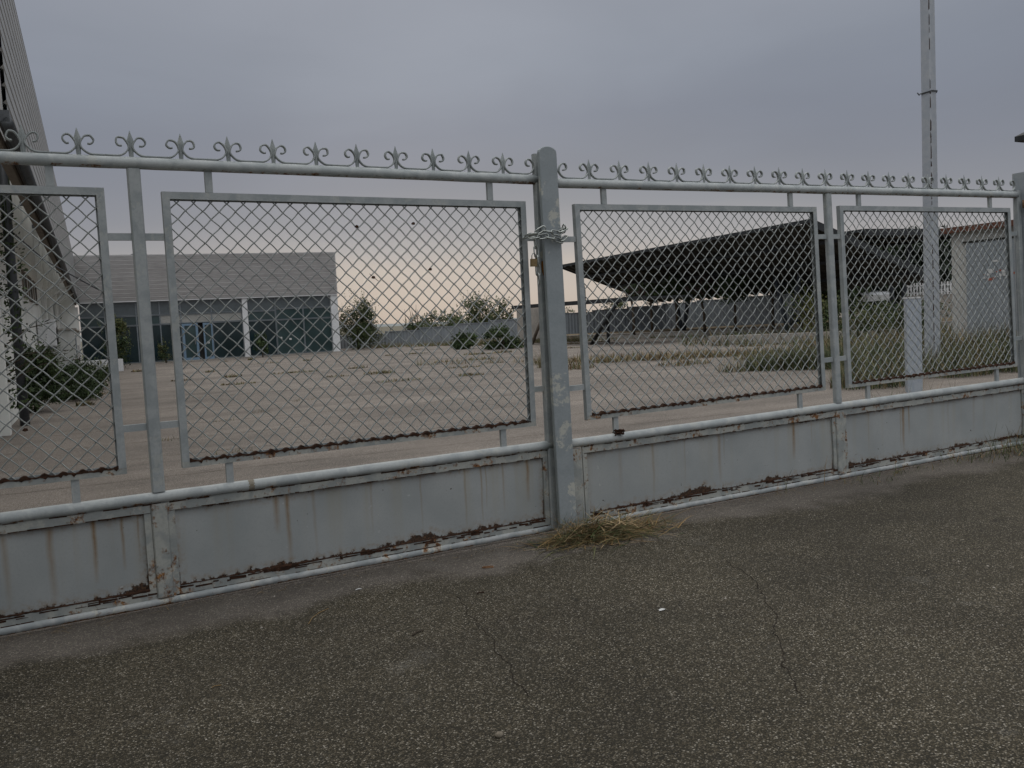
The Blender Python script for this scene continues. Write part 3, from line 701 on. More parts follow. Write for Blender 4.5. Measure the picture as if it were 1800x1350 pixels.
# a broad dark blade poking left and long stalk right
b = MB()
blade(b, (2.62, -.07, 0.01), .26, 1.25, 3.7, .012, 0, curl=.25); blade(b, (2.78, -.09, .012), .24, 1.35, 3.3, .010, 0, curl=.1); blade(b, (2.9, -.28, .012), .2, 1.4, 5.4, .011, 0, curl=.1)
b.tube([(3.2, -.13, .012), (3.3, -.19, .010), (3.38, -.20, .016), (3.44, -.17, .008)], .0045, 6, mi=1)
tag(b.build('grass_stalk', [B_dkgreen, M_bark]), 'broad dark green blades lying out from the straw heap', 'grass', kind='stuff')
tufts('grass_fringe', [(5.55, -.09, .30, 60, .10, .004, 1.4, (3, 2, 1)), (6.1, -.07, .25, 40, .09, .004, 1.3, (3, 2, 1)), (6.9, -.05, .4, 130, .16, .004, 1.2, (3, 2, 2)), (7.5, -.10, .35, 160, .26, .004, 1.1, (3, 2, 2)), (7.35, -.35, .4, 60, .22, .004, 1.5, (1, 2, 4)), (8.2, -.2, .5, 160, .3, .005, 1.1, (3, 2, 3)), (2.35, -.03, .2, 8, .07, .003, 1.3, (1, 1, 3))],
      [B_green, B_olive, B_straw], 'thin fringe of weeds under the bottom rail towards the right gate post', seed=8)
tufts('grass_fringe', [(5.2, .12, .25, 45, .30, .004, .9, (1, 2, 4)), (5.65, .25, .25, 60, .34, .005, .9, (1, 2, 4)), (6.1, .5, .3, 60, .35, .005, .9, (1, 3, 3)), (4.75, .1, .2, 20, .26, .004, 1.1, (0, 2, 4)), (6.9, .6, .5, 120, .6, .006, .7, (3, 3, 2)), (7.5, .9, .5, 150, .65, .006, .7, (3, 3, 2)), (3.9, .7, .15, 40, .10, .006, 1.0, (3, 3, 0))],
      [B_green, B_olive, B_straw], 'dry stalks and tall weeds just inside the farther gate leaf', seed=9)
b = MB(); r = random.Random(61)
for i in range(420):
    x = r.uniform(-.4, 7.6); y = -.03-abs(r.gauss(0, .05)); blade(b, (x, y, .001), r.uniform(.015, .07), r.uniform(1.35, 1.57), r.uniform(0, 6.28), r.uniform(.0015, .003), r.choices((0, 1, 2), (5, 4, 1))[0], curl=0)
tag(b.build('straw_litter', [B_tan, M_bark, B_straw]), 'fine straw and dirt litter gathered along the foot of the gate', 'litter', kind='stuff')
# big clumps of tall grass in the yard on the right
def clump(name, label, spots, seed, ws=(4, 3, 2, 2)):
    return tufts(name, spots, [B_dkgreen, B_olive, B_green, B_tan], label, seed=seed)
clump('tall_grass', 'large dark green grass clump on the yard behind the middle stile of the farther leaf', [(14.2+i*.55*.9, 9.4-i*.62, .75, 900, .62+.1*(i % 2), .012, .8, (5, 3, 3, 1.2)) for i in range(4)]+[(13.4, 9.7, .5, 220, .4, .012, 1.0, (2, 3, 1, 2))], 31)
clump('tall_grass', 'wide bank of tall weeds round the square post and the grey mast', [(11.9+i*.75, 5.6-i*.02+((i*37) % 5-2)*.3, .8, 750, .60+.12*((i*7) % 3), .010, .75, (4, 4, 2, 3)) for i in range(9)]+[(16.5+i, 7.5, 1.0, 500, .75, .014, .7, (3, 3, 1, 4)) for i in range(5)], 32)
clump('tall_grass', 'brown and green rank grass in front of the garage wall at the right', [(17+i*1.1, 8.6+((i*31) % 4)*.25, .9, 420, .8, .014, .7, (3, 3, 1, 5)) for i in range(6)]+[(18+i*1.5, 11.5, 1.2, 300, .7, .016, .7, (2, 2, 1, 5)) for i in range(6)], 33)
# weeds along the slab joints
r = random.Random(12); sp = []
for y in (15.6, 19.4, 23.5, 28.2, 33.5, 39.5):
    x = -8
    while x < 26:
        x += r.expovariate(.55)
        if r.random() < .65: sp.append((x, y-x*.05+.2+r.uniform(-.15, .15), r.uniform(.15, .6), r.randint(50, 170), r.uniform(.05, .14), .014+y*.0006, 1.0, (1, 3, 4)))
for (x, y, rd, n) in ((15.0, 16.4, .8, 350), (16.5, 15.5, .9, 450), (18, 14.6, .9, 350), (13.8, 17.6, .6, 150), (20, 13.6, .8, 220), (12.2, 14.6, .5, 120), (16.8, 12.6, .5, 120), (14.5, 12.8, .5, 90), (18.5, 12, .4, 80), (22, 14.5, .6, 150), (24, 14, .6, 150)):
    sp.append((x, y, rd*1.5, n*2, .30, .020, .9, (1, 2, 7)))
for (x, y) in ((2.6, 9.5), (3.4, 10.4), (1.6, 7.6), (2.0, 5.6), (4.6, 12.0), (1.3, 3.2)): sp.append((x, y, .22, 45, .08, .006, 1.3, (1, 3, 3)))
tufts('dry_weeds', sp, [B_green, B_olive, B_tan], 'scattered dry weeds growing along the joints of the yard slabs', 'weeds', seed=13)
tufts('dry_weeds', [(11.5+.7*i, 22-.9*i, .5, 60, .3, .014, .8, (1, 3, 4)) for i in range(4)] + [(12.3, 16.0, .22, 90, .6, .010, .4, (1, 4, 3))], [B_green, B_olive, B_tan], 'upright pale weeds seen beside the closing post', 'weeds', seed=14)
sp = []; r = random.Random(15)
for i in range(70):
    t = r.random(); sp.append((19.2+t*7+r.uniform(-.5, .5), 49.0-t*12.0-r.uniform(0, 2.5), .7, 60, .38, .022, .8, (2, 4, 5)))
for i in range(40):
    t = r.random(); sp.append((25.5+t*9, 38.5-t*12.5-.9, .5, 24, .26, .02, .9, (3, 3, 2)))
tufts('dry_weeds', sp, [B_green, B_olive, B_tan], 'strip of brown weeds along the foot of the far fence', 'weeds', seed=16)

# ------------------------------------------------------------------ small things on the forecourt
b = MB(); r = random.Random(2); n = 12
ring = [(.033*math.cos(6.283*i/n)*r.uniform(.9, 1.08), .011*math.sin(6.283*i/n)*r.uniform(.8, 1.1)) for i in range(n)]
b.add([(x, y, 0) for x, y in ring]+[(x*.9, y*.85, .007+r.uniform(0, .003)) for x, y in ring], [tuple(range(n, 2*n))]+[(i, (i+1) % n, n+(i+1) % n, n+i) for i in range(n)])
tag(b.build('rust_flake', M_rustlow, loc=(2.14, -.39, -.003), rotz=-.45), 'flat brown rust flake lying on the asphalt before the nearer leaf', 'debris')
def blob(name, loc, sx, sy_, sz, m, label, cat, seed):
    r = random.Random(seed); bm = bmesh.new(); bmesh.ops.create_icosphere(bm, subdivisions=2, radius=1)
    for v in bm.verts:
        k = 1+.13*math.sin(v.co.x*3+seed)+.1*math.sin(v.co.y*4+seed*2)+r.uniform(-.04, .04); v.co = Vector((v.co.x*sx*k, v.co.y*sy_*k, (v.co.z*sz*k)+sz*.7))
    me = bpy.data.meshes.new(name); bm.to_mesh(me); bm.free(); me.materials.append(m)
    for p in me.polygons: p.use_smooth = True
    o = bpy.data.objects.new(name, me); C.objects.link(o); o.location = loc; return tag(o, label, cat)
M_stone = simple('limestone_pebble', (.17, .145, .11), (.23, .20, .155), 60, .9, .1)
blob('pebble', (1.26, -2.18, -.004), .017, .013, .009, M_stone, 'tan pebble near the lower border of the picture', 'stone', 1)
b = MB(); b.add([(-.016, -.004, .001), (.0, -.009, .003), (.018, -.002, .001), (.022, .004, .002), (.004, .005, .008), (-.010, .010, .003), (0, 0, .0015)], [(0, 1, 4, 5), (1, 2, 3, 4), (0, 6, 1), (0, 5, 6), (1, 6, 2)])
tag(b.build('paper_scrap', M_paper, loc=(2.45, -1.52, -.002)), 'tiny white paper scrap between the two cracks', 'litter')
b = MB(); b.add([(-.02, -.004, .001), (.0, -.006, .004), (.022, -.005, .001), (.006, .002, .006), (.004, .014, .002), (-.008, .003, .004)], [(0, 1, 3, 5), (1, 2, 3), (3, 4, 5)])
tag(b.build('paper_scrap', M_paper, loc=(1.42, -.33, -.002)), 'white star-shaped scrap just below the nearer bottom rail', 'litter')
for (x, y, a, ln, lab, m) in ((1.12, -.62, .9, .11, 'curved straw stalk on the asphalt below the nearer leaf', B_straw), (1.42, -1.12, .5, .035, 'short dark twig left of the left crack', M_bark), (1.9, -.78, .2, .02, 'curled dead leaf left of the straw heap', M_rust), (.55, -1.2, .2, .02, 'tiny yellow straw bit at lower left', B_straw)):
    b = MB(); b.tube([(-ln, 0, .003), (-ln*.3, ln*.12, .006), (ln*.4, ln*.10, .004), (ln, -ln*.1, .003)], .0016 if m is B_straw else .003, 5)
    tag(b.build('twig', m, loc=(x, y, -.003), rotz=a), lab, 'debris')
# loose pebbles
b = MB(); r = random.Random(77)
for i in range(2600):
    x = r.uniform(-.6, 6.5); y = -r.random()**1.0*3.6-.02; s = r.uniform(.0016, .0042)*(1.7 if r.random() < .04 else 1); c = Vector((x, y, -.0035))
    vs = [c+Vector((s*math.cos(k*1.2566+i)*r.uniform(.7, 1.3), s*math.sin(k*1.2566+i)*r.uniform(.7, 1.3), 0)) for k in range(5)]+[c+Vector((r.uniform(-.3, .3)*s, 0, s*.9))]
    b.add(vs, [(k, (k+1) % 5, 5) for k in range(5)], 0 if r.random() < .5 else 1)
tag(b.build('loose_grit', [leafm('pale_grit', (.26, .235, .2), .5), leafm('dark_grit', (.07, .058, .048), .5)]), 'loose grit strewn over the forecourt asphalt', 'gravel', kind='stuff')

# ------------------------------------------------------------------ showroom (facade in local x, 0 at its right corner; local +y goes away)
FA = -.063; FC = (15.62, 43.94, 0)
XL = -13.08
sh = empty('showroom', 'long grey clad showroom with dark glass front at the back left of the yard', 'building', FC, FA)
def clad(parent, x0, x1, z0, z1, y, n, lean=.06, name='cladding', m=None):
    b = MB(); h = (z1-z0)/n
    for i in range(n):
        a = z0+i*h; c = a+h
        b.quad((x0, y, a+.012), (x1, y, a+.012), (x1, y-lean, c-.03), (x0, y-lean, c-.03))
        b.quad((x0, y-lean, c-.03), (x1, y-lean, c-.03), (x1, y+.02, c-.008), (x0, y+.02, c-.008))
        b.quad((x0, y+.02, c-.008), (x1, y+.02, c-.008), (x1, y, c+.012), (x0, y, c+.012))
    return b.build(name, m or M_fascia, parent)
clad(sh, XL, 0, 3.22, 5.50, -.10, 11)
b = MB(); b.box(XL, -.02, -.07, 12, 3.24, 5.52); b.box(-.05, .03, -.135, 12, 3.2, 5.56); b.box(XL, -.052, -.125, -.02, 5.50, 5.56); b.build('roof_volume', M_fascia, sh)
b = MB(); b.box(XL, .0, -.14, -.10, 3.17, 3.215); b.build('drip_trim', M_trim, sh)
b = MB(); b.box(XL, -.40, 8, 8.2, 0, 3.2); b.box(-.35, -.05, .3, 12, 0, 3.2); b.build('rear_wall', M_conc, sh)
for i, (x0, x1) in enumerate(((-.37, .02), (-5.17, -4.90))):
    b = MB(); b.box(x0, x1, -.08, .3, 0, 3.17); b.box(x0-.02, x1+.02, -.10, .3, 0, .10); b.build('pillar', M_trim, sh)
def pane(x0, x1, z0, z1, m, y=.10):
    f = MB(); t = .03
    f.box(x0, x1, y-.03, y+.02, z0, z0+t); f.box(x0, x1, y-.03, y+.02, z1-t, z1); f.box(x0, x0+t, y-.03, y+.02, z0+t, z1-t); f.box(x1-t, x1, y-.03, y+.02, z0+t, z1-t)
    o = f.build('window_frame', M_mull, sh)
    g = MB(); g.box(x0+t, x1-t, y, y+.01, z0+t, z1-t); g.build('pane', m, o); return o
xsL = [XL+.05, -11.9, -10.42, -9.3, -8.28, -6.74, -5.18]
for a, c in zip(xsL[:-1], xsL[1:]):
    pane(a, c, 2.47, 3.165, M_spandrel)
    pane(a, c, 1.98, 2.45, M_reflect if a > -9.4 else M_glass2)
for a, c in ((XL+.05, -11.9), (-11.9, -10.42), (-10.42, -9.3), (-9.3, -8.28), (-6.74, -5.18)): pane(a, c, .06, 1.96, M_glass)
# blue door with fixed leaf
f = MB()
for (a, c) in ((-8.27, -8.15), (-7.60, -7.48), (-7.22, -7.14), (-6.82, -6.75)): f.box(a, c, .02, .12, .04, 1.95)
f.box(-8.15, -7.60, .02, .12, 1.84, 1.95); f.box(-7.14, -6.82, .02, .12, 1.84, 1.95); f.box(-8.15, -7.6, .02, .12, .04, .16); f.box(-7.14, -6.82, .02, .12, .04, .16)
d = f.build('door', M_blue, sh); tag(d, 'pale blue framed glass door')
g = MB(); g.box(-8.15, -7.6, .06, .07, .16, 1.84); g.box(-7.14, -6.82, .06, .07, .16, 1.84); g.build('door_glass', M_glass2, d)
g = MB(); g.box(-7.48, -7.22, .3, .31, .04, 1.95); g.build('door_gap', M_dark, d)
g = MB(); g.box(-7.68, -7.65, -.02, .02, .85, 1.1); g.build('handle', M_steel, d)
# right glazed section
pane(-4.89, -3.42, 2.47, 3.165, M_spandrel); pane(-4.89, -3.42, 1.96, 2.45, M_glass2); pane(-4.89, -3.42, .06, 1.94, M_glass)
pane(-3.40, -1.92, 2.55, 3.165, M_spandrel); pane(-1.90, -.38, 2.55, 3.165, M_spandrel)
pane(-3.40, -1.92, 1.95, 2.53, M_glass2); pane(-1.90, -.38, 1.95, 2.53, M_glass2); pane(-3.40, -1.92, .06, 1.93, M_glass2); pane(-1.90, -.38, .06, 1.93, M_glass2)
b = MB(); b.box(XL, 0.03, -.25, .3, -.02, .035); b.build('plinth', M_conc, sh)
for x, z in ((-11.09, .84), (-7.0, .91), (-2.7, .86), (-3.2, .95)):
    b = MB(); b.box(x-.06, x+.06, .055, .062, z-.05, z+.05); b.build('sticker', M_paper, sh)
b = MB(); b.box(-10.3, -10.1, 2, 2.3, 5.5, 5.62); b.add([(-10.6, 1, 5.56), (-9.9, 1, 5.56), (-10.35, 1, 5.70), (-10.6, 2, 5.56), (-9.9, 2, 5.56), (-10.35, 2, 5.70)], [(0, 1, 2), (5, 4, 3), (0, 2, 5, 3), (1, 4, 5, 2)]); b.build('roof_vent', M_gutter, sh)

# ------------------------------------------------------------------ left wing with big overhanging clad fascia
wg = empty('warehouse_wing', 'white rendered side building under a tall pale clad fascia at the left edge', 'building', FC, FA)
Y0, Y1 = -40.0, 0.0
b = MB(); nn = 14; h = (5.5-3.28)/nn
for i in range(nn):
    a = 3.28+i*h
    b.quad((XL, Y0, a), (XL, Y0, a+h*.7), (XL, Y1-.14, a+h*.7), (XL, Y1-.14, a))
    b.quad((XL, Y0, a+h*.7), (XL-.03, Y0, a+h*.8), (XL-.03, Y1-.14, a+h*.8), (XL, Y1-.14, a+h*.7))
    b.quad((XL-.03, Y0, a+h*.8), (XL, Y0, a+h), (XL, Y1-.14, a+h), (XL-.03, Y1-.14, a+h*.8))
b.build('cladding', simple('wing_cladding', (.27, .275, .27), (.31, .315, .31), .6, .5, .4, .05, .003, (1, .2, 2)), wg)
b = MB(); b.box(XL-8, XL-.98, Y0-6, 12, 5.0, 5.9); b.box(XL-.12, XL-.035, Y0, 0, 3.215, 5.50); b.build('roof_volume', M_fascia, wg)
b = MB(); b.box(XL-.02, XL+.07, Y0-1, -.16, 3.18, 3.275); b.tube([(XL+.05, Y0-1, 3.17), (XL+.05, -.2, 3.17)], .05, 8); b.build('gutter', M_gutter, wg)
b = MB(); b.box(XL-.12, XL-.04, Y0-1, -.2, 3.09, 3.21); b.build('fascia_board', M_brown, wg)
for i in range(9):
    b = MB(); b.box(XL-.768, XL-.122, Y0+.6+i*4.7, Y0+.68+i*4.7, 4.6, 4.7); b.build('fascia_bracket', M_gutter, wg)
WX = XL-.77; M_wing = simple('bright_dirty_render', (.60, .60, .56), (.70, .70, .65), .9, .85, .2, .15, .005, (1, 1, .35), c3=(.5, .5, .45))
b = MB(); b.box(WX-.2, WX, -60, 0, -.02, 5.9); b.box(WX+.002, XL-.13, -.1, .2, -.02, 5.4); b.box(XL-.129, XL-.002, -.1, .2, -.02, 3.0); b.build('wall', M_wing, wg)
for y in (-34.5, -20.4, -18.6, -16.8, -14, -11, -8):
    b = MB(); b.box(WX, WX+.12, y, y+.28, 0, 5.4); b.build('pilaster', M_wing, wg)
def wwin(y, wd, z0, z1):
    f = MB(); f.box(WX, WX+.03, y, y+.05, z0, z1); f.box(WX, WX+.03, y+wd-.05, y+wd, z0, z1); f.box(WX, WX+.03, y+.05, y+wd-.05, z1-.05, z1); f.box(WX, WX+.06, y-.05, y+wd+.05, z0-.05, z0)
    o = f.build('window', M_brown, wg); g = MB(); g.box(WX+.004, WX+.01, y+.05, y+wd-.05, z0, z1-.05); g.build('pane', M_glass2, o)
for y in (-26.9, -24.9, -22.9): wwin(y, 1.25, 2.42, 2.98)
for y in (-19.6, -15.8, -12.8, -9.8): wwin(y, 1.6, 2.0, 2.9)
for y in (-21.3, -17.6, -12.2):
    b = MB(); b.tube([(WX+.13, y, 0), (WX+.13, y, 2.7), (XL+.03, y, 3.15)], .045, 8); b.build('downpipe', M_white, wg)
# plant and cabinets against that wall
ac = empty('wall_unit', 'white ventilation unit on brackets against the white side building', 'air conditioner', FC, FA)
b = MB(); b.box(WX+.02, WX+.45, -22.9, -22.1, 1.25, 1.95, bev=.02); b.build('housing', M_trim, ac)
b = MB(); b.tube([(WX+.47, -22.5+.22*math.cos(t*.52), 1.5+.22*math.sin(t*.52)) for t in range(12)], .016, 6, closed=True)
for t in range(3): b.tube([(WX+.47, -22.5+.07*(t+1)*math.cos(k*.52), 1.5+.07*(t+1)*math.sin(k*.52)) for k in range(12)], .006, 4, closed=True)
b.build('fan_grille', M_dark, ac)
b = MB(); b.box(WX, WX+.42, -22.85, -22.80, 1.15, 1.215); b.box(WX, WX+.42, -22.2, -22.15, 1.15, 1.215); b.build('bracket', M_gutter, ac)
cb = empty('service_annex', 'low white service annex at the corner between side building and showroom', 'annex', FC, FA)
b = MB(); b.box(WX+.02, XL+.10, -21.9, -11, -.02, 1.65); b.build('wall', M_white, cb)
b = MB(); b.box(WX+.02, XL+.15, -21.95, -10.95, 1.653, 1.70); b.build('roof', M_conc, cb)
b = MB(); b.box(XL+.102, XL+.12, -21.3, -20.2, .1, 1.5); b.build('door', M_mull, cb)
b = MB(); b.box(XL+.102, XL+.15, -18, -17.0, .5, 1.2); b.build('meter_box', M_fascia, cb)
# concrete trough by the corner
tr = MB(); tr.box(-.9, .9, -.35, .35, 0, .08); tr.box(-.9, .9, -.35, -.29, .082, .5); tr.box(-.9, .9, .29, .35, .082, .5); tr.box(-.9, -.84, -.288, .288, .082, .5); tr.box(.84, .9, -.288, .288, .082, .5); tr.box(-.83, .83, -.285, .285, .082, .42)
p = Matrix.Rotation(FA, 4, 'Z') @ Vector((-12.4, -9.0, 0)); 
tag(tr.build('planter', M_trim, loc=(FC[0]+p.x, FC[1]+p.y, 0), rotz=.1), 'low white trough on the ground in front of the showroom corner', 'planter')

# ------------------------------------------------------------------ trees and shrubs
def crown_mb(b, cen, rad, n, leaf, seed, mats, clusters=14, gap=.0, squash=1.0, ws=None, droop=0):
    r = random.Random(seed); cs = []
    for i in range(clusters):
        while True:
            v = Vector((r.uniform(-1, 1), r.uniform(-1, 1), r.uniform(-1, 1)))
            if .25 < v.length < 1: break
        cs.append((Vector((v.x*rad[0]*.78, v.y*rad[1]*.78, v.z*rad[2]*.78)), r.uniform(.22, .46), r.choices(range(mats), ws)[0]))
    for i in range(n):
        c, rr, mi = cs[r.randrange(len(cs))]
        v = Vector((r.gauss(0, .55), r.gauss(0, .55), r.gauss(0, .5)))
        if v.length > 1.35: v *= .8/v.length*1.2
        p = Vector(cen)+c+Vector((v.x*rad[0]*rr, v.y*rad[1]*rr, v.z*rad[2]*rr))
        if p.z < .03: p.z = .03+r.random()*.1
        a = Vector((r.gauss(0, 1), r.gauss(0, 1), r.gauss(0, .6))).normalized(); u = a.orthogonal().normalized(); u.rotate(Matrix.Rotation(r.uniform(0, 6.28), 3, a)); w_ = a.cross(u)
        l = leaf*r.uniform(.6, 1.35); k = l*.45
        if r.random() < .2: mi = r.randrange(mats)
        b.add([p-u*l*.5, p+w_*k*.5, p+u*l*.5, p-w_*k*.5], [(0, 1, 2, 3)], mi)
    return cs
def tree(name, label, cat, loc, h, rad, n, leaf, seed, mats, trunk_h, tr_r=.1, group=None, clusters=16, ws=None, sprigs=0, multi=1):
    root = empty(name, label, cat, loc, 0, group)
    b = MB(); r = random.Random(seed+99)
    cen = (0, 0, h-rad[2])
    cs = crown_mb(b, cen, rad, n, leaf, seed, len(mats), clusters, ws=ws)
    for i in range(sprigs):   # upright shoots breaking the outline
        a = r.uniform(0, 6.28); q = r.uniform(.1, .95); base_ = Vector((math.cos(a)*rad[0]*q, math.sin(a)*rad[1]*q, cen[2]+rad[2]*math.sqrt(max(0, 1-q*q))*.75))
        ln = r.uniform(.12, .36)*rad[2]*1.6; dr = Vector((math.cos(a)*.5*q+r.uniform(-.2, .2), math.sin(a)*.5*q, 1)).normalized()
        for k in range(9):
            p = base_+dr*ln*k/8+Vector((r.gauss(0, .05)*rad[0], r.gauss(0, .05)*rad[1], 0))*(1-k/9)
            u = Vector((r.gauss(0, 1), r.gauss(0, 1), r.gauss(0, 1)+.6)).normalized(); w_ = u.orthogonal().normalized(); l = leaf*r.uniform(.6, 1.1)
            b.add([p-u*l*.5, p+w_*l*.2, p+u*l*.5, p-w_*l*.2], [(0, 1, 2, 3)], r.randrange(len(mats)))
    b.build('crown', mats, root)
    t = MB()
    for k in range(multi):
        ox = (k-(multi-1)/2)*.15*rad[0]; top = Vector((ox*3+r.uniform(-.1, .1), r.uniform(-.2, .2), max(trunk_h, cen[2]*.9)))
        t.tube([(ox*.3, 0, -.05), (ox*.6, 0, top.z*.4), top*.9, top], [tr_r*1.2, tr_r, tr_r*.7, tr_r*.5], 7)
        for (c, rr, mi) in cs[k::multi][:8]:
            e = Vector(cen)+c
            s0 = top*r.uniform(.6, 1.0); t.tube([s0, s0.lerp(e, .5)+Vector((0, 0, .06*h)), e], [tr_r*.4, tr_r*.25, tr_r*.1], 5)
    t.build('trunk', M_bark, root)
    return root
gT = 'trees beyond the far fence'
tree('broadleaf_tree', 'bushy tree growing right beside the white corner pillar of the showroom', 'tree', (17.55, 46.4, 0), 3.2, (1.35, 1.2, 1.6), 6500, .13, 41, [G_far, G_olive, G_mid, G_dark], .8, .07, clusters=22, sprigs=26, ws=(4, 2, 3, 3))
tree('shrub', 'low loose shrub at the left end of the far fence', 'shrub', (18.7, 47.6, 0), 1.5, (.8, .8, .7), 900, .11, 42, [G_far, G_olive, G_dark], .3, .04, sprigs=8)
def far_tree(px_x, d, base_z, h, rad, seed, label, name='broadleaf_tree', mats=None, n=1400, leaf=.3, sprigs=16, group=gT, bare=False, cat='tree'):
    # placed by compass bearing and distance from the camera
    dirv = (Fv+Rv*(px_x-900)/FPX); dirv.z = 0; f = dirv/ (Fv+Rv*(px_x-900)/FPX).dot(Fv) ; p = Vector((0, -CD, 0))+dirv*d
    return tree(name, label, cat, (p.x, p.y, base_z), h, rad, n, leaf, seed, mats or [G_far, G_olive, G_mid, G_dark], h*.3, h*.025, sprigs=sprigs, group=group)
far_tree(742, 66, 0, 1.9, (1.1, 1.0, .7), 51, 'small dark tree with bare twigs left of the middle of the far fence', n=600, leaf=.2)
b = MB(); r = random.Random(5); 
dv = (Fv+Rv*(728-900)/FPX); dv.z = 0; p0_ = Vector((0, -CD, 0))+dv*66
for i in range(12): 
    a = Vector((r.uniform(-.6, .6), r.uniform(-.3, .3), .8)); e = a+Vector((r.uniform(-.5, .3), r.uniform(-.2, .2), r.uniform(.9, 2.0))); b.tube([a, a.lerp(e, .5)+Vector((.05, 0, 0)), e], [.035, .022, .01], 4)
tag(b.build('bare_bush', M_bark, loc=(p0_.x, p0_.y, 0)), 'leafless upright twigs above the fence left of the low tree', 'shrub')
far_tree(783, 64, 0, 2.2, (1.5, 1.3, 1.0), 52, 'rounded low tree second from the left beyond the fence', n=1000, leaf=.2)
far_tree(812, 72, 0, 2.2, (1.4, 1.2, .9), 53, 'low tree tucked against the left flank of the tallest tree', n=700, leaf=.22)
far_tree(852, 60, 0, 3.1, (1.75, 1.5, 1.5), 54, 'tallest dark green tree beyond the middle of the far fence', n=2800, leaf=.2, sprigs=40)
far_tree(888, 58, 0, 2.7, (.8, .8, 1.0), 55, 'thin tree between the tallest tree and the flat-roofed shelter', n=600, leaf=.18, sprigs=14)
far_tree(1003, 62, 0, 1.9, (.7, .7, .6), 56, 'small twiggy bush seen just right of the closing post', n=260, leaf=.15, sprigs=14)
far_tree(1085, 62, 0, 2.5, (1.3, 1.0, .8), 57, 'pale bush beyond the fence near the slanting strut', n=700, leaf=.16, sprigs=14)
gC = 'round trees in a row behind the big canopy'
for i, (x, d, h, rd, ms, lab) in enumerate(((1118, 47, 2.75, .8, [G_red, G_dark], 'leftmost thin purple-leaved tree under the canopy edge'), (1150, 49, 2.9, 1.15, [G_dark, G_mid], 'dark round tree beside the left V-shaped column'), (1194, 48, 3.0, 1.25, [G_dark, G_dark, G_mid], 'biggest round dark tree under the middle of the canopy'), (1242, 46, 2.9, 1.05, [G_red, G_dark], 'purple-brown leaved tree in the middle of the row'), (1296, 45, 2.85, 1.25, [G_dark, G_mid, G_dark], 'round dark green tree left of the right V-shaped column'), (1362, 44, 2.9, 1.0, [G_red, G_dark], 'sparse purple tree right of the V-shaped column'), (1412, 43, 2.75, 1.1, [G_dark, G_dark], 'rightmost dark tree of the row near the yellow-green bush'))):
    far_tree(x, d, .25, h, (rd, rd*.9, rd*.62), 60+i, lab, mats=ms, n=1500 if i not in (0, 5) else 420, leaf=.13, sprigs=0, group=gC)
far_tree(1428, 36, .1, 1.95, (1.0, .9, .95), 71, 'yellow-green bush behind the farther leaf left of its middle stile', name='shrub', mats=[G_yel, G_olive, G_mid], n=1500, leaf=.10, sprigs=12, group=None, cat='shrub')
far_tree(1462, 33, .1, 1.6, (.8, .7, .75), 72, 'darker bush partly hidden by the middle stile of the farther leaf', name='shrub', mats=[G_mid, G_olive, G_dark], n=900, leaf=.10, sprigs=6, group=None, cat='shrub')
for i, (x, d, w_, h, lab) in enumerate(((820, 44, .8, .9, 'dark rounded shrub against the fence left of the other one'), (886, 41, 1.1, 1.05, 'larger dark shrub against the fence near the shelter'))):
    far_tree(x, d, 0, h, (w_, w_, h*.62), 80+i, lab, name='shrub', mats=[G_dark, G_dark, G_mid], n=3200, leaf=.13, sprigs=3, group=None, cat='shrub')
# near left: dark shrubs and creeper
lm = [G_dark, G_mid, G_dark]
tree('shrub', 'large dark shrub in front of the white building, nearest the left edge', 'shrub', (.15, 15.2, 0), 1.3, (.65, .9, .72), 5500, .085, 91, lm, .3, .04, sprigs=24, clusters=22)
tree('shrub', 'low dark shrub spreading in the middle of the left border', 'shrub', (.95, 18.2, 0), .9, (.85, 1.5, .5), 6500, .07, 92, lm, .2, .03, sprigs=10, clusters=20)
tree('shrub', 'low shrub at the right tip of the left border', 'shrub', (1.5, 21.9, 0), .85, (.7, 1.5, .46), 4200, .07, 93, [G_dark, G_mid, G_olive], .2, .03, sprigs=10, clusters=16)
tree('shrub', 'dark shrub against the showroom glass at its left corner', 'shrub', (3.7, 38.2, 0), 2.3, (.75, .8, 1.1), 2200, .12, 94, [G_dark, G_olive, G_mid], .4, .04, sprigs=8)
tree('shrub', 'small fir-like shrub before the pillar of the showroom', 'shrub', (11.0, 42.6, 0), 1.35, (.42, .42, .66), 900, .11, 95, [G_dark, G_mid], .2, .03, sprigs=6)
tree('shrub', 'weedy shrub at the foot of the glass between the gate uprights', 'shrub', (6.3, 43.2, 0), 1.2, (.5, .4, .6), 700, .10, 96, [G_dark, G_olive], .2, .03, sprigs=6)
# creeper-clad pole
cp_ = empty('creeper_pole', 'dark pole overgrown with creeper in front of the white building', 'pole', (-.06, 12.0, 0))
b = MB(); b.tube([(0, 0, 0), (0, 0, 5.2)], .075, 10); b.tube([(0.02, 0, 3.2), (.5, .1, 2.7), (1.3, .3, 2.2)], .012, 5); b.build('shaft', M_gutter, cp_)
b = MB(); r = random.Random(6)
for i in range(620):
    z = r.random()**1.2*3.3+.3; q = .08+.16*r.random()*max(.15, 1-abs(z-2.6)/2.2)+(.25*r.random() if z < 1.5 else 0)
    a = r.uniform(0, 6.28)
    if r.random() < .35: a = r.gauss(3.3, .7); q += .25*r.random()
    p = Vector((q*math.cos(a), q*math.sin(a), z)); u = Vector((r.gauss(0, 1), r.gauss(0, 1), r.gauss(-.3, .7))).normalized(); w_ = u.orthogonal().normalized(); l = r.uniform(.05, .11)
    b.add([p-u*l*.5, p+w_*l*.3, p+u*l*.5, p-w_*l*.3], [(0, 1, 2, 3)], r.randrange(2))
for i in range(7): b.tube([(r.uniform(-.1, .1), r.uniform(-.1, .1), z_*.55+.3) for z_ in range(8)], .010, 4, mi=0)
b.build('creeper', [G_dark, G_mid], cp_)
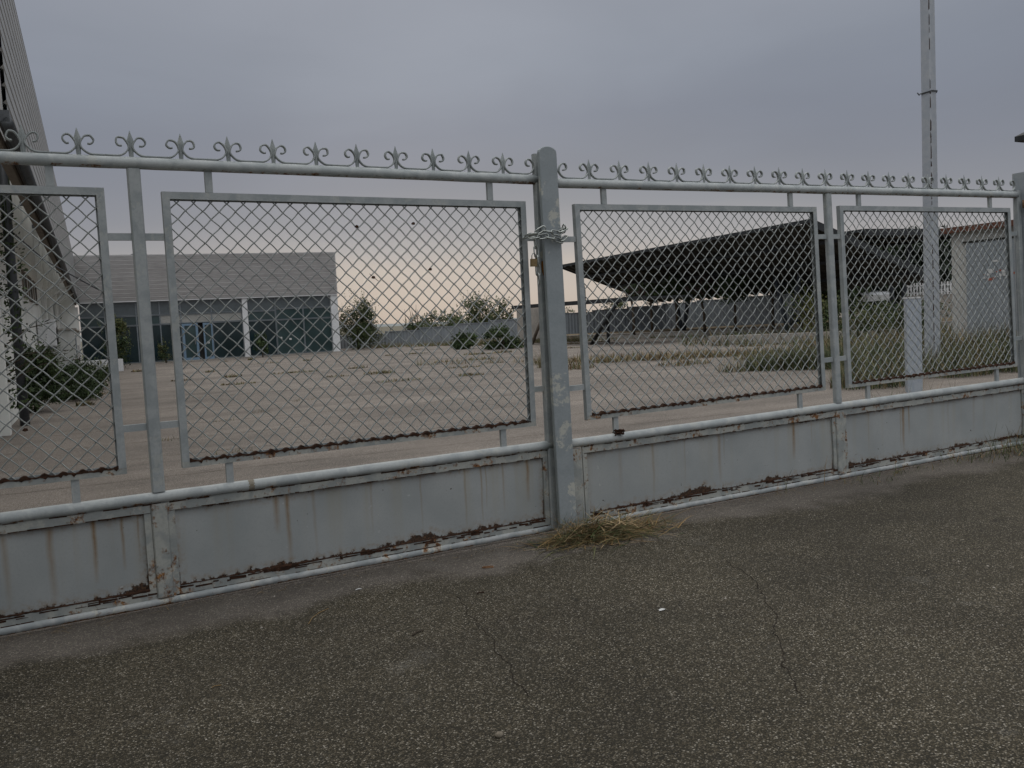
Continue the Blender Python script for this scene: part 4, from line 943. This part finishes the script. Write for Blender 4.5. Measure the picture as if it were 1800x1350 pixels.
# leafy branch with long leaves poking out at left
b = MB(); r = random.Random(8)
for (ax, az_, zz0) in ((0.2, .2, 1.25), (.3, .0, .95), (.1, -.1, 1.0), (.45, .1, .7), (.25, .1, .8)):
    s0 = Vector((-.35, 11.6, zz0)); e = s0+Vector((.75+ax, .2, .25+az_)); b.tube([s0, s0.lerp(e, .5)+Vector((0, 0, .12)), e], [.012, .009, .004], 5, mi=1)
    for k in range(26):
        p = s0.lerp(e, k/25)+Vector((0, 0, .12*math.sin(k/25*3.14))); u = Vector((r.uniform(.2, 1), r.uniform(-1, 1), r.uniform(-.5, .7))).normalized(); w_ = u.cross(Vector((0, 0, 1))).normalized(); l = r.uniform(.09, .17)
        b.add([p, p+u*l*.5+w_*l*.17, p+u*l, p+u*l*.5-w_*l*.17], [(0, 1, 2, 3)], 0)
tag(b.build('leafy_branch', [G_dark, M_bark]), 'long-leaved dark branches reaching right from the left border', 'branch')

# ------------------------------------------------------------------ far fence, retaining wall, terrace
def ray_dir(x, y): return Fv+Rv*(x-900)/FPX-Uv*(y-675)/FPX
P1 = Vector((16.55, 51.33, 0)); P2 = Vector((43.3, 35.92, 0)); PW = Vector((19.11, 49.85, 0))
fn_ = empty('panel_fence', 'long grey sheet metal fence closing the far side of the yard', 'fence', P1, math.atan2(P2.y-P1.y, P2.x-P1.x))
FL_ = (P2-P1).length; nP = 14
for i in range(nP):
    x0 = i*FL_/nP; x1 = x0+FL_/nP-.04; b = MB()
    def top(x): 
        t = max(0, (x-2.95)/(FL_-2.95)); return .78+1.25*min(t*1.15, 1)**.8
    n = 22
    for k in range(n):
        a = x0+(x1-x0)*k/n; c = x0+(x1-x0)*(k+1)/n; ya, yc = (0, .035) if k % 2 == 0 else (.035, 0)
        b.quad((a, ya, 0), (c, yc, 0), (c, yc, top(x0)), (a, ya, top(x0)))
        b.quad((c, yc+.01, 0), (a, ya+.01, 0), (a, ya+.01, top(x0)), (c, yc+.01, top(x0)))
    b.box(x0, x1, -.02, .05, top(x0), top(x0)+.05)
    b.build('fence_panel', M_fence, fn_)
    b = MB(); b.box(x0-.05, x0-.005, -.03, .07, 0, top(x0)+.08); b.build('fence_post', M_mull, fn_)
W1 = Vector((22.3, 44.8, 0)); W1 = PW+(Vector((34.05, 25.91, 0))-PW)*.30; W2 = PW+(Vector((34.05, 25.91, 0))-PW)*1.35
wang = math.atan2(W2.y-W1.y, W2.x-W1.x); wl = (W2-W1).length
rw = empty('retaining_wall', 'low pale concrete retaining wall along the far side of the yard', 'wall', W1, wang)
b = MB(); k = int(wl/2)
for i in range(k): b.box(i*wl/k, (i+1)*wl/k-.012, 0, .22, -.02, .235)
b.build('wall_block', M_conc, rw)
b = MB(); b.box(-.02, wl+.02, -.03, .25, .238, .285); b.build('coping', M_conc, rw)
b = MB(); nrm = Vector((-(W2-W1).y, (W2-W1).x, 0)).normalized(); 
if nrm.x < 0: nrm = -nrm
b.quad(W1+nrm*.2+Vector((0, 0, .25)), W2+nrm*.2+Vector((0, 0, .25)), W2+nrm*40+Vector((0, 0, .25)), P2+nrm*6+Vector((0, 0, .25)))
tag(b.build('terrace', M_earth), kind='structure')
# ------------------------------------------------------------------ big canopy
A_ = Vector((29.79, 42.56, 4.5)); B_ = Vector((26.45, 19.63, 4.5)); EX = Vector((math.cos(FA), math.sin(FA), 0))
def canopy(label, A_, B_, wid, drop, nribs, cols, seed, group='big dark canopies on V-shaped columns'):
    ax = (A_-B_); ln = ax.length; ax.normalize(); ang = math.atan2(-ax.x, ax.y)
    root = empty('carport_canopy', label, 'canopy', (B_.x, B_.y, 0), ang, group)
    # local: +y along the long side, +x down the slope
    b = MB(); n = nribs; pitch = ln/n; z0 = B_.z
    for i in range(n):      # trapezoid sheet, ribs running down the slope
        y = i*pitch; pr = [(0, 0), (.45, 0), (.58, .16), (.87, .16), (1, 0)]
        for (a, za), (c, zc_) in zip(pr[:-1], pr[1:]):
            p = [(0, y+a*pitch, z0-za), (wid, y+a*pitch, z0-za-drop*wid), (wid, y+c*pitch, z0-zc_-drop*wid), (0, y+c*pitch, z0-zc_)]
            b.add(p, [(0, 1, 2, 3)]); b.add([(q[0], q[1], q[2]+.05) for q in p], [(3, 2, 1, 0)])
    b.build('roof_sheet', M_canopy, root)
    b = MB()
    b.box(-.06, -.005, -.05, ln+.05, z0-.07, z0+.07)
    b.add([(0, -.07, z0-.22), (wid, -.07, z0-.22-drop*wid), (wid, -.07, z0+.08-drop*wid), (0, -.07, z0+.08), (0, -.01, z0-.22), (wid, -.01, z0-.22-drop*wid), (wid, -.01, z0+.08-drop*wid), (0, -.01, z0+.08)], [(0, 1, 2, 3), (7, 6, 5, 4), (0, 4, 5, 1), (3, 2, 6, 7)])
    b.add([(0, ln+.01, z0-.22), (wid, ln+.01, z0-.22-drop*wid), (wid, ln+.01, z0+.08-drop*wid), (0, ln+.01, z0+.08), (0, ln+.07, z0-.22), (wid, ln+.07, z0-.22-drop*wid), (wid, ln+.07, z0+.08-drop*wid), (0, ln+.07, z0+.08)], [(0, 1, 2, 3), (7, 6, 5, 4), (0, 4, 5, 1), (3, 2, 6, 7)])
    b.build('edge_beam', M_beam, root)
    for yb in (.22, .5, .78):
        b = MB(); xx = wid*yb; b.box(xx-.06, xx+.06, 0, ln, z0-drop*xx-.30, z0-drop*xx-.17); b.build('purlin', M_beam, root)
    for (yc, hw) in cols:
        xc = wid*.62; zt = z0-drop*xc-.4
        for sg in (-1, 1):
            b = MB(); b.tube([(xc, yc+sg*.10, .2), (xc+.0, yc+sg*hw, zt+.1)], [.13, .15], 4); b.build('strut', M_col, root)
    return root
c1_ = canopy('long dark canopy with ribbed underside rising to a peak left of the middle stile', A_, B_, 6.3, .38, 26, ((6.5, .9), (15.8, .9)), 1)
A2 = Vector((33.9, 37, 4.5)); B2 = Vector((33.1, 22.8, 4.5))
c2_ = canopy('second dark canopy farther right between middle stile and grey mast', A2, B2, 9.0, .0, 16, ((3, .8), (10, .8)), 2)
# end canopy strut and beam at the left tip of the large canopy
b = MB(); b.tube([(29.9, 40.9, 4.25), (29.7, 40.2, 2.9), (29.7, 40.2, .25)], .09, 6); 
tag(b.build('canopy_prop', M_col), 'thin dark prop under the far left tip of the large canopy', 'pole')
# flat-roofed shelter with slanting props
sb = empty('flat_roof_shelter', 'small flat dark roof on slanting struts, just left of the closing post', 'shelter', (22.9, 0, 0))
b = MB(); b.box(0, 2.6, 25.4, 36.8, 1.93, 2.02); b.box(-.05, -.005, 25.3, 36.85, 1.86, 2.05); b.build('roof', M_beam, sb)
b = MB(); b.box(2.05, 2.2, 35.5, 40.1, .2, 1.90); b.build('wall', M_conc, sb)
for (y0, y1, zt, mm) in ((35.05, 33.45, 1.88, M_brown), (29.6, 27.3, 1.95, M_beam)):
    b = MB(); b.tube([(.05, y0, .0), (.05, y1, zt)], .085, 6); b.build('strut', mm, sb)
bp_ = MB(); bp_.box(-.06, .06, -.06, .06, 0, 1.45, bev=.01); bp_.box(-.16, .16, -.16, .16, -.01, .02)
tag(bp_.build('post', M_beam, loc=(24.2, 30.0, 0)), 'short black square post standing before the retaining wall', 'post')
# picket fence, parked cars and dark evergreens under the second canopy
def at_px(x, d, z=0):
    dv = Fv+Rv*(x-900)/FPX; dv.z = 0; return Vector((0, -CD, z))+dv*d
pa, pb = at_px(1592, 50), at_px(1690, 50)
pf = empty('picket_fence', 'white picket fence in the shade beside the garage corner', 'fence', pa, math.atan2(pb.y-pa.y, pb.x-pa.x))
b = MB(); pl_ = (pb-pa).length; n = int(pl_/.17)
for i in range(n): b.box(i*.17, i*.17+.09, -.02, .02, 1.55, 2.25)
b.box(0, pl_, .021, .05, 1.65, 1.72); b.box(0, pl_, .021, .05, 2.05, 2.12); b.build('pickets', M_trim, pf)
b = MB(); b.box(-.1, pl_+.1, .06, .3, 0, 1.6); b.build('base_wall', M_conc, pf)
def car(name, label, loc, rz, m):
    root = empty(name, label, 'car', loc, rz, 'cars parked in the shade')
    b = MB(); pr = [(-2.1, .35), (-2.15, .75), (-1.9, .92), (-1.2, 1.0), (-.7, 1.38), (.7, 1.42), (1.35, 1.0), (2.0, .85), (2.1, .6), (2.05, .35)]
    k = len(pr); vs = [(x, -.82, z) for x, z in pr]+[(x, .82, z) for x, z in pr]
    vs = [(x, y*(.82 if z > 1.1 else 1), z) for x, y, z in vs]
    b.add(vs, [tuple(range(k))[::-1], tuple(range(k, 2*k))]+[(i, (i+1) % k, k+(i+1) % k, k+i) for i in range(k)]); b.build('body', m, root)
    b = MB()
    for sg in (-1, 1): b.add([(-1.05, sg*.80, 1.04), (1.15, sg*.80, 1.04), (.62, sg*.70, 1.36), (-.65, sg*.70, 1.33)], [(0, 1, 2, 3) if sg < 0 else (3, 2, 1, 0)])
    b.add([(-1.17, -.6, 1.035), (-1.17, .6, 1.035), (-.73, .55, 1.37), (-.73, -.55, 1.37)], [(3, 2, 1, 0)]); b.build('window', M_glass, root)
    for (x, y) in ((-1.35, -.8), (-1.35, .8), (1.3, -.8), (1.3, .8)):
        b = MB(); b.tube([(x, y-.1, .31), (x, y+.1, .31)], .31, 14); b.build('wheel', M_dark, root)
M_carw = simple('white_car_paint', (.5, .51, .52), (.55, .56, .57), 1, .3, .5, 0, .001); M_carb = simple('blue_grey_car_paint', (.18, .21, .25), (.2, .23, .27), 1, .3, .5, 0, .001)
for (x, d, m, lab) in ((1540, 60, M_carw, 'white car in the shade under the second canopy, left one'), (1575, 61, M_carb, 'blue-grey car in the shade under the second canopy, right one')):
    dv = Fv+Rv*(x-900)/FPX; dv.z = 0; p = Vector((0, -CD, 1.0))+dv*d; car('parked_car', lab, p, .72, m)
gD = 'dark evergreens behind the second canopy'
for i, (x, d, h, rd, lab) in enumerate(((1500, 60, 5.6, 3.2, 'leftmost dark evergreen behind the second canopy'), (1560, 61, 5.9, 3.4, 'middle dark evergreen behind the second canopy'), (1620, 60, 6.0, 3.3, 'dark evergreen behind the bollard and mast'), (1665, 59, 6.0, 3.2, 'dark evergreen touching the garage corner'), (1455, 62, 5.4, 3.0, 'dark evergreen seen past the middle stile'))):
    far_tree(x, d, .2, h, (rd*1.25, rd, h*.47), 120+i, lab, name='evergreen_tree', mats=[G_ever, G_ever, G_dark], n=9000, leaf=.42, sprigs=0, group=gD)
# undergrowth bank on the right behind the second gate panel
sp = []; r = random.Random(19)
for i in range(90): sp.append((22+r.uniform(0, 15), 14+r.uniform(0, 9), 1.0, 50, r.uniform(.35, .8), .025, .8, (3, 4, 3, 5)))
clump('undergrowth', 'brown and green undergrowth on the bank below the picket fence', sp, 35)
for i, (x, d, h, rd, lab) in enumerate(((1510, 30, 1.5, .9, 'rounded dark shrub on the bank behind the panel, leftmost'), (1545, 31, 1.6, 1.0, 'brown-green shrub in the middle of the bank'), (1580, 32, 1.45, .8, 'shrub behind the top of the square post'), (1625, 30, 1.4, .8, 'shrub seen between square post and mast'))):
    far_tree(x, d, 0, h, (rd, rd, h*.48), 140+i, lab, name='shrub', mats=[G_mid, G_dark, G_olive], n=1300, leaf=.09, sprigs=8, group='shrubs on the bank', cat='shrub')
# pale kerb and low block in that area
b = MB(); b.box(-3.2, 3.2, -.2, .2, -.02, .35); tag(b.build('low_wall', M_conc, loc=(24.5, 18.5, 0), rotz=-.9), 'short pale low wall in the weeds behind the square post', 'wall')

# ------------------------------------------------------------------ square post, mast, garage, guardhouse roof
bo = empty('square_post', 'short square grey box post with a white cap in the tall weeds', 'post', (11.38, 3.9, 0), -.78)
b = MB(); b.box(-.105, .105, -.105, .105, -.02, 1.36, bev=.012); b.build('shaft', M_boll, bo)
b = MB(); b.box(-.112, .112, -.112, .112, 1.363, 1.385, bev=.012); b.build('cap', M_trim, bo)
ms = empty('lamp_mast', 'tall tapering grey steel mast with a wire strap, rising out of the picture', 'mast', (14.56, 5.9, 0), -1.47)
b = MB(); H = 9.5; w0, w1 = .108, .086
lean = lambda v: (v[0], v[1], v[2])
vs = []
for (z, w_) in ((-.02, w0), (H, w1)):
    c = w_*.25
    vs += [(w_-c, -w_, z), (w_, -w_+c, z), (w_, w_-c, z), (w_-c, w_, z), (-w_+c, w_, z), (-w_, w_-c, z), (-w_, -w_+c, z), (-w_+c, -w_, z)]
b.add(vs, [(i, (i+1) % 8, 8+(i+1) % 8, 8+i) for i in range(8)]+[tuple(range(8, 16))]); b.build('shaft', M_pole, ms)
b = MB(); r = random.Random(44); z = .3      # dark weathered seam on the corner facing the gate
while z < H-.3:
    h = r.uniform(.03, .32); w_ = w0+(w1-w0)*z/H; d = r.uniform(.004, .012)
    if r.random() < .8: b.add([(w_*.86-d, -w_*.95-.004, z), (w_*.86+d, -w_*.89-.006, z+h*.1), (w_*.86+d*r.uniform(.2, 1.2), -w_*.89-.006, z+h*.8), (w_*.86-d*.4, -w_*.95-.004, z+h)], [(0, 1, 2, 3)])
    z += h*r.uniform(.8, 1.5)
b.build('seam', M_rust, ms)
b = MB(); zz_ = 5.02; w_ = (w0+(w1-w0)*zz_/H)+.012
b.tube([(w_*.8, -w_, zz_), (w_, -w_*.8, zz_+.01), (w_, w_*.8, zz_+.02), (w_*.8, w_, zz_), (-w_*.8, w_, zz_), (-w_, w_*.8, zz_+.01), (-w_, -w_*.8, zz_), (-w_*.8, -w_, zz_-.01)], .012, 6, closed=True)
b.tube([(-w_, -w_, zz_-.03), (-w_-.03, -w_-.02, zz_+.02)], .012, 5); b.build('strap', M_gutter, ms)
hut = empty('garage', 'pale rendered garage with grey door and red-brown roof edge behind the right gate panel', 'garage', (22, 10.70, 0))
b = MB(); b.box(0, 5, -8, 0, -.02, 3.06); b.build('wall', M_hut, hut)
b = MB(); b.box(-.16, 5.1, -8.1, .16, 3.063, 3.10); b.box(-.19, -.162, -8.1, .18, 3.05, 3.20); b.box(-.162, 5.1, .162, .19, 3.05, 3.20); b.build('roof_edge', M_tile, hut)
d = MB(); 
for i in range(22): d.box(-.045, -.02, -5.2, -.45, .02+i*.124, .02+i*.124+.118)
dd = d.build('garage_door', M_door, hut)
d = MB(); d.box(-.06, -.002, -5.3, -.35, 2.755, 2.80); d.build('lintel', M_dark, dd)
# torn poster remains on the garage door
ps = MB(); r = random.Random(10)
for i in range(26):
    y = -1.25+r.gauss(0, .22); z = 1.93+r.gauss(0, .12); s = r.uniform(.03, .10); q = r.uniform(.4, 1)
    ps.add([(-.05-.0006*i, y-s, z-s*q*.5), (-.05-.0006*i, y+s*.8, z-s*q*.6), (-.05-.0006*i, y+s, z+s*q*.4), (-.05-.0006*i, y-s*.5, z+s*q*.6)], [(0, 3, 2, 1)], 1 if r.random() < .18 else 0)
ps.build('poster_remains', [M_paper, M_red], dd)
gh = empty('guardhouse', 'dark pitched eaves corner of a guardhouse entering at the right edge', 'building', (17.25, 6.0, 0))
b = MB(); e = 4.31
b.add([(0, -4, e), (4, -4, e), (4, 0, e), (0, 0, e), (0, -4, e+.10), (4, -4, e+.10), (4, 0, e+.10), (0, 0, e+.10), (2, -2, e+1.35)], [(0, 3, 2, 1), (0, 1, 5, 4), (1, 2, 6, 5), (2, 3, 7, 6), (3, 0, 4, 7), (4, 5, 8), (5, 6, 8), (6, 7, 8), (7, 4, 8)])
b.build('roof', M_beam, gh); b = MB(); b.box(.75, 3.5, -3.5, -.55, 0, e-.003); b.build('wall', M_hut, gh)
# distant hills
b = MB(); r = random.Random(9); n = 60
for k in range(n):
    a0 = math.radians(-25+k*2); a1 = math.radians(-25+(k+1)*2)
    def hh(a): return 2+4*max(0, math.sin(a*5.0+.7))+1.5*math.sin(a*13)
    for (rd, zs) in ((900, 0),):
        b.quad((900*math.sin(a0), 900*math.cos(a0), -2), (900*math.sin(a1), 900*math.cos(a1), -2), (960*math.sin(a1), 960*math.cos(a1), hh(a1)), (960*math.sin(a0), 960*math.cos(a0), hh(a0)))
tag(b.build('hills', M_hill), kind='structure')
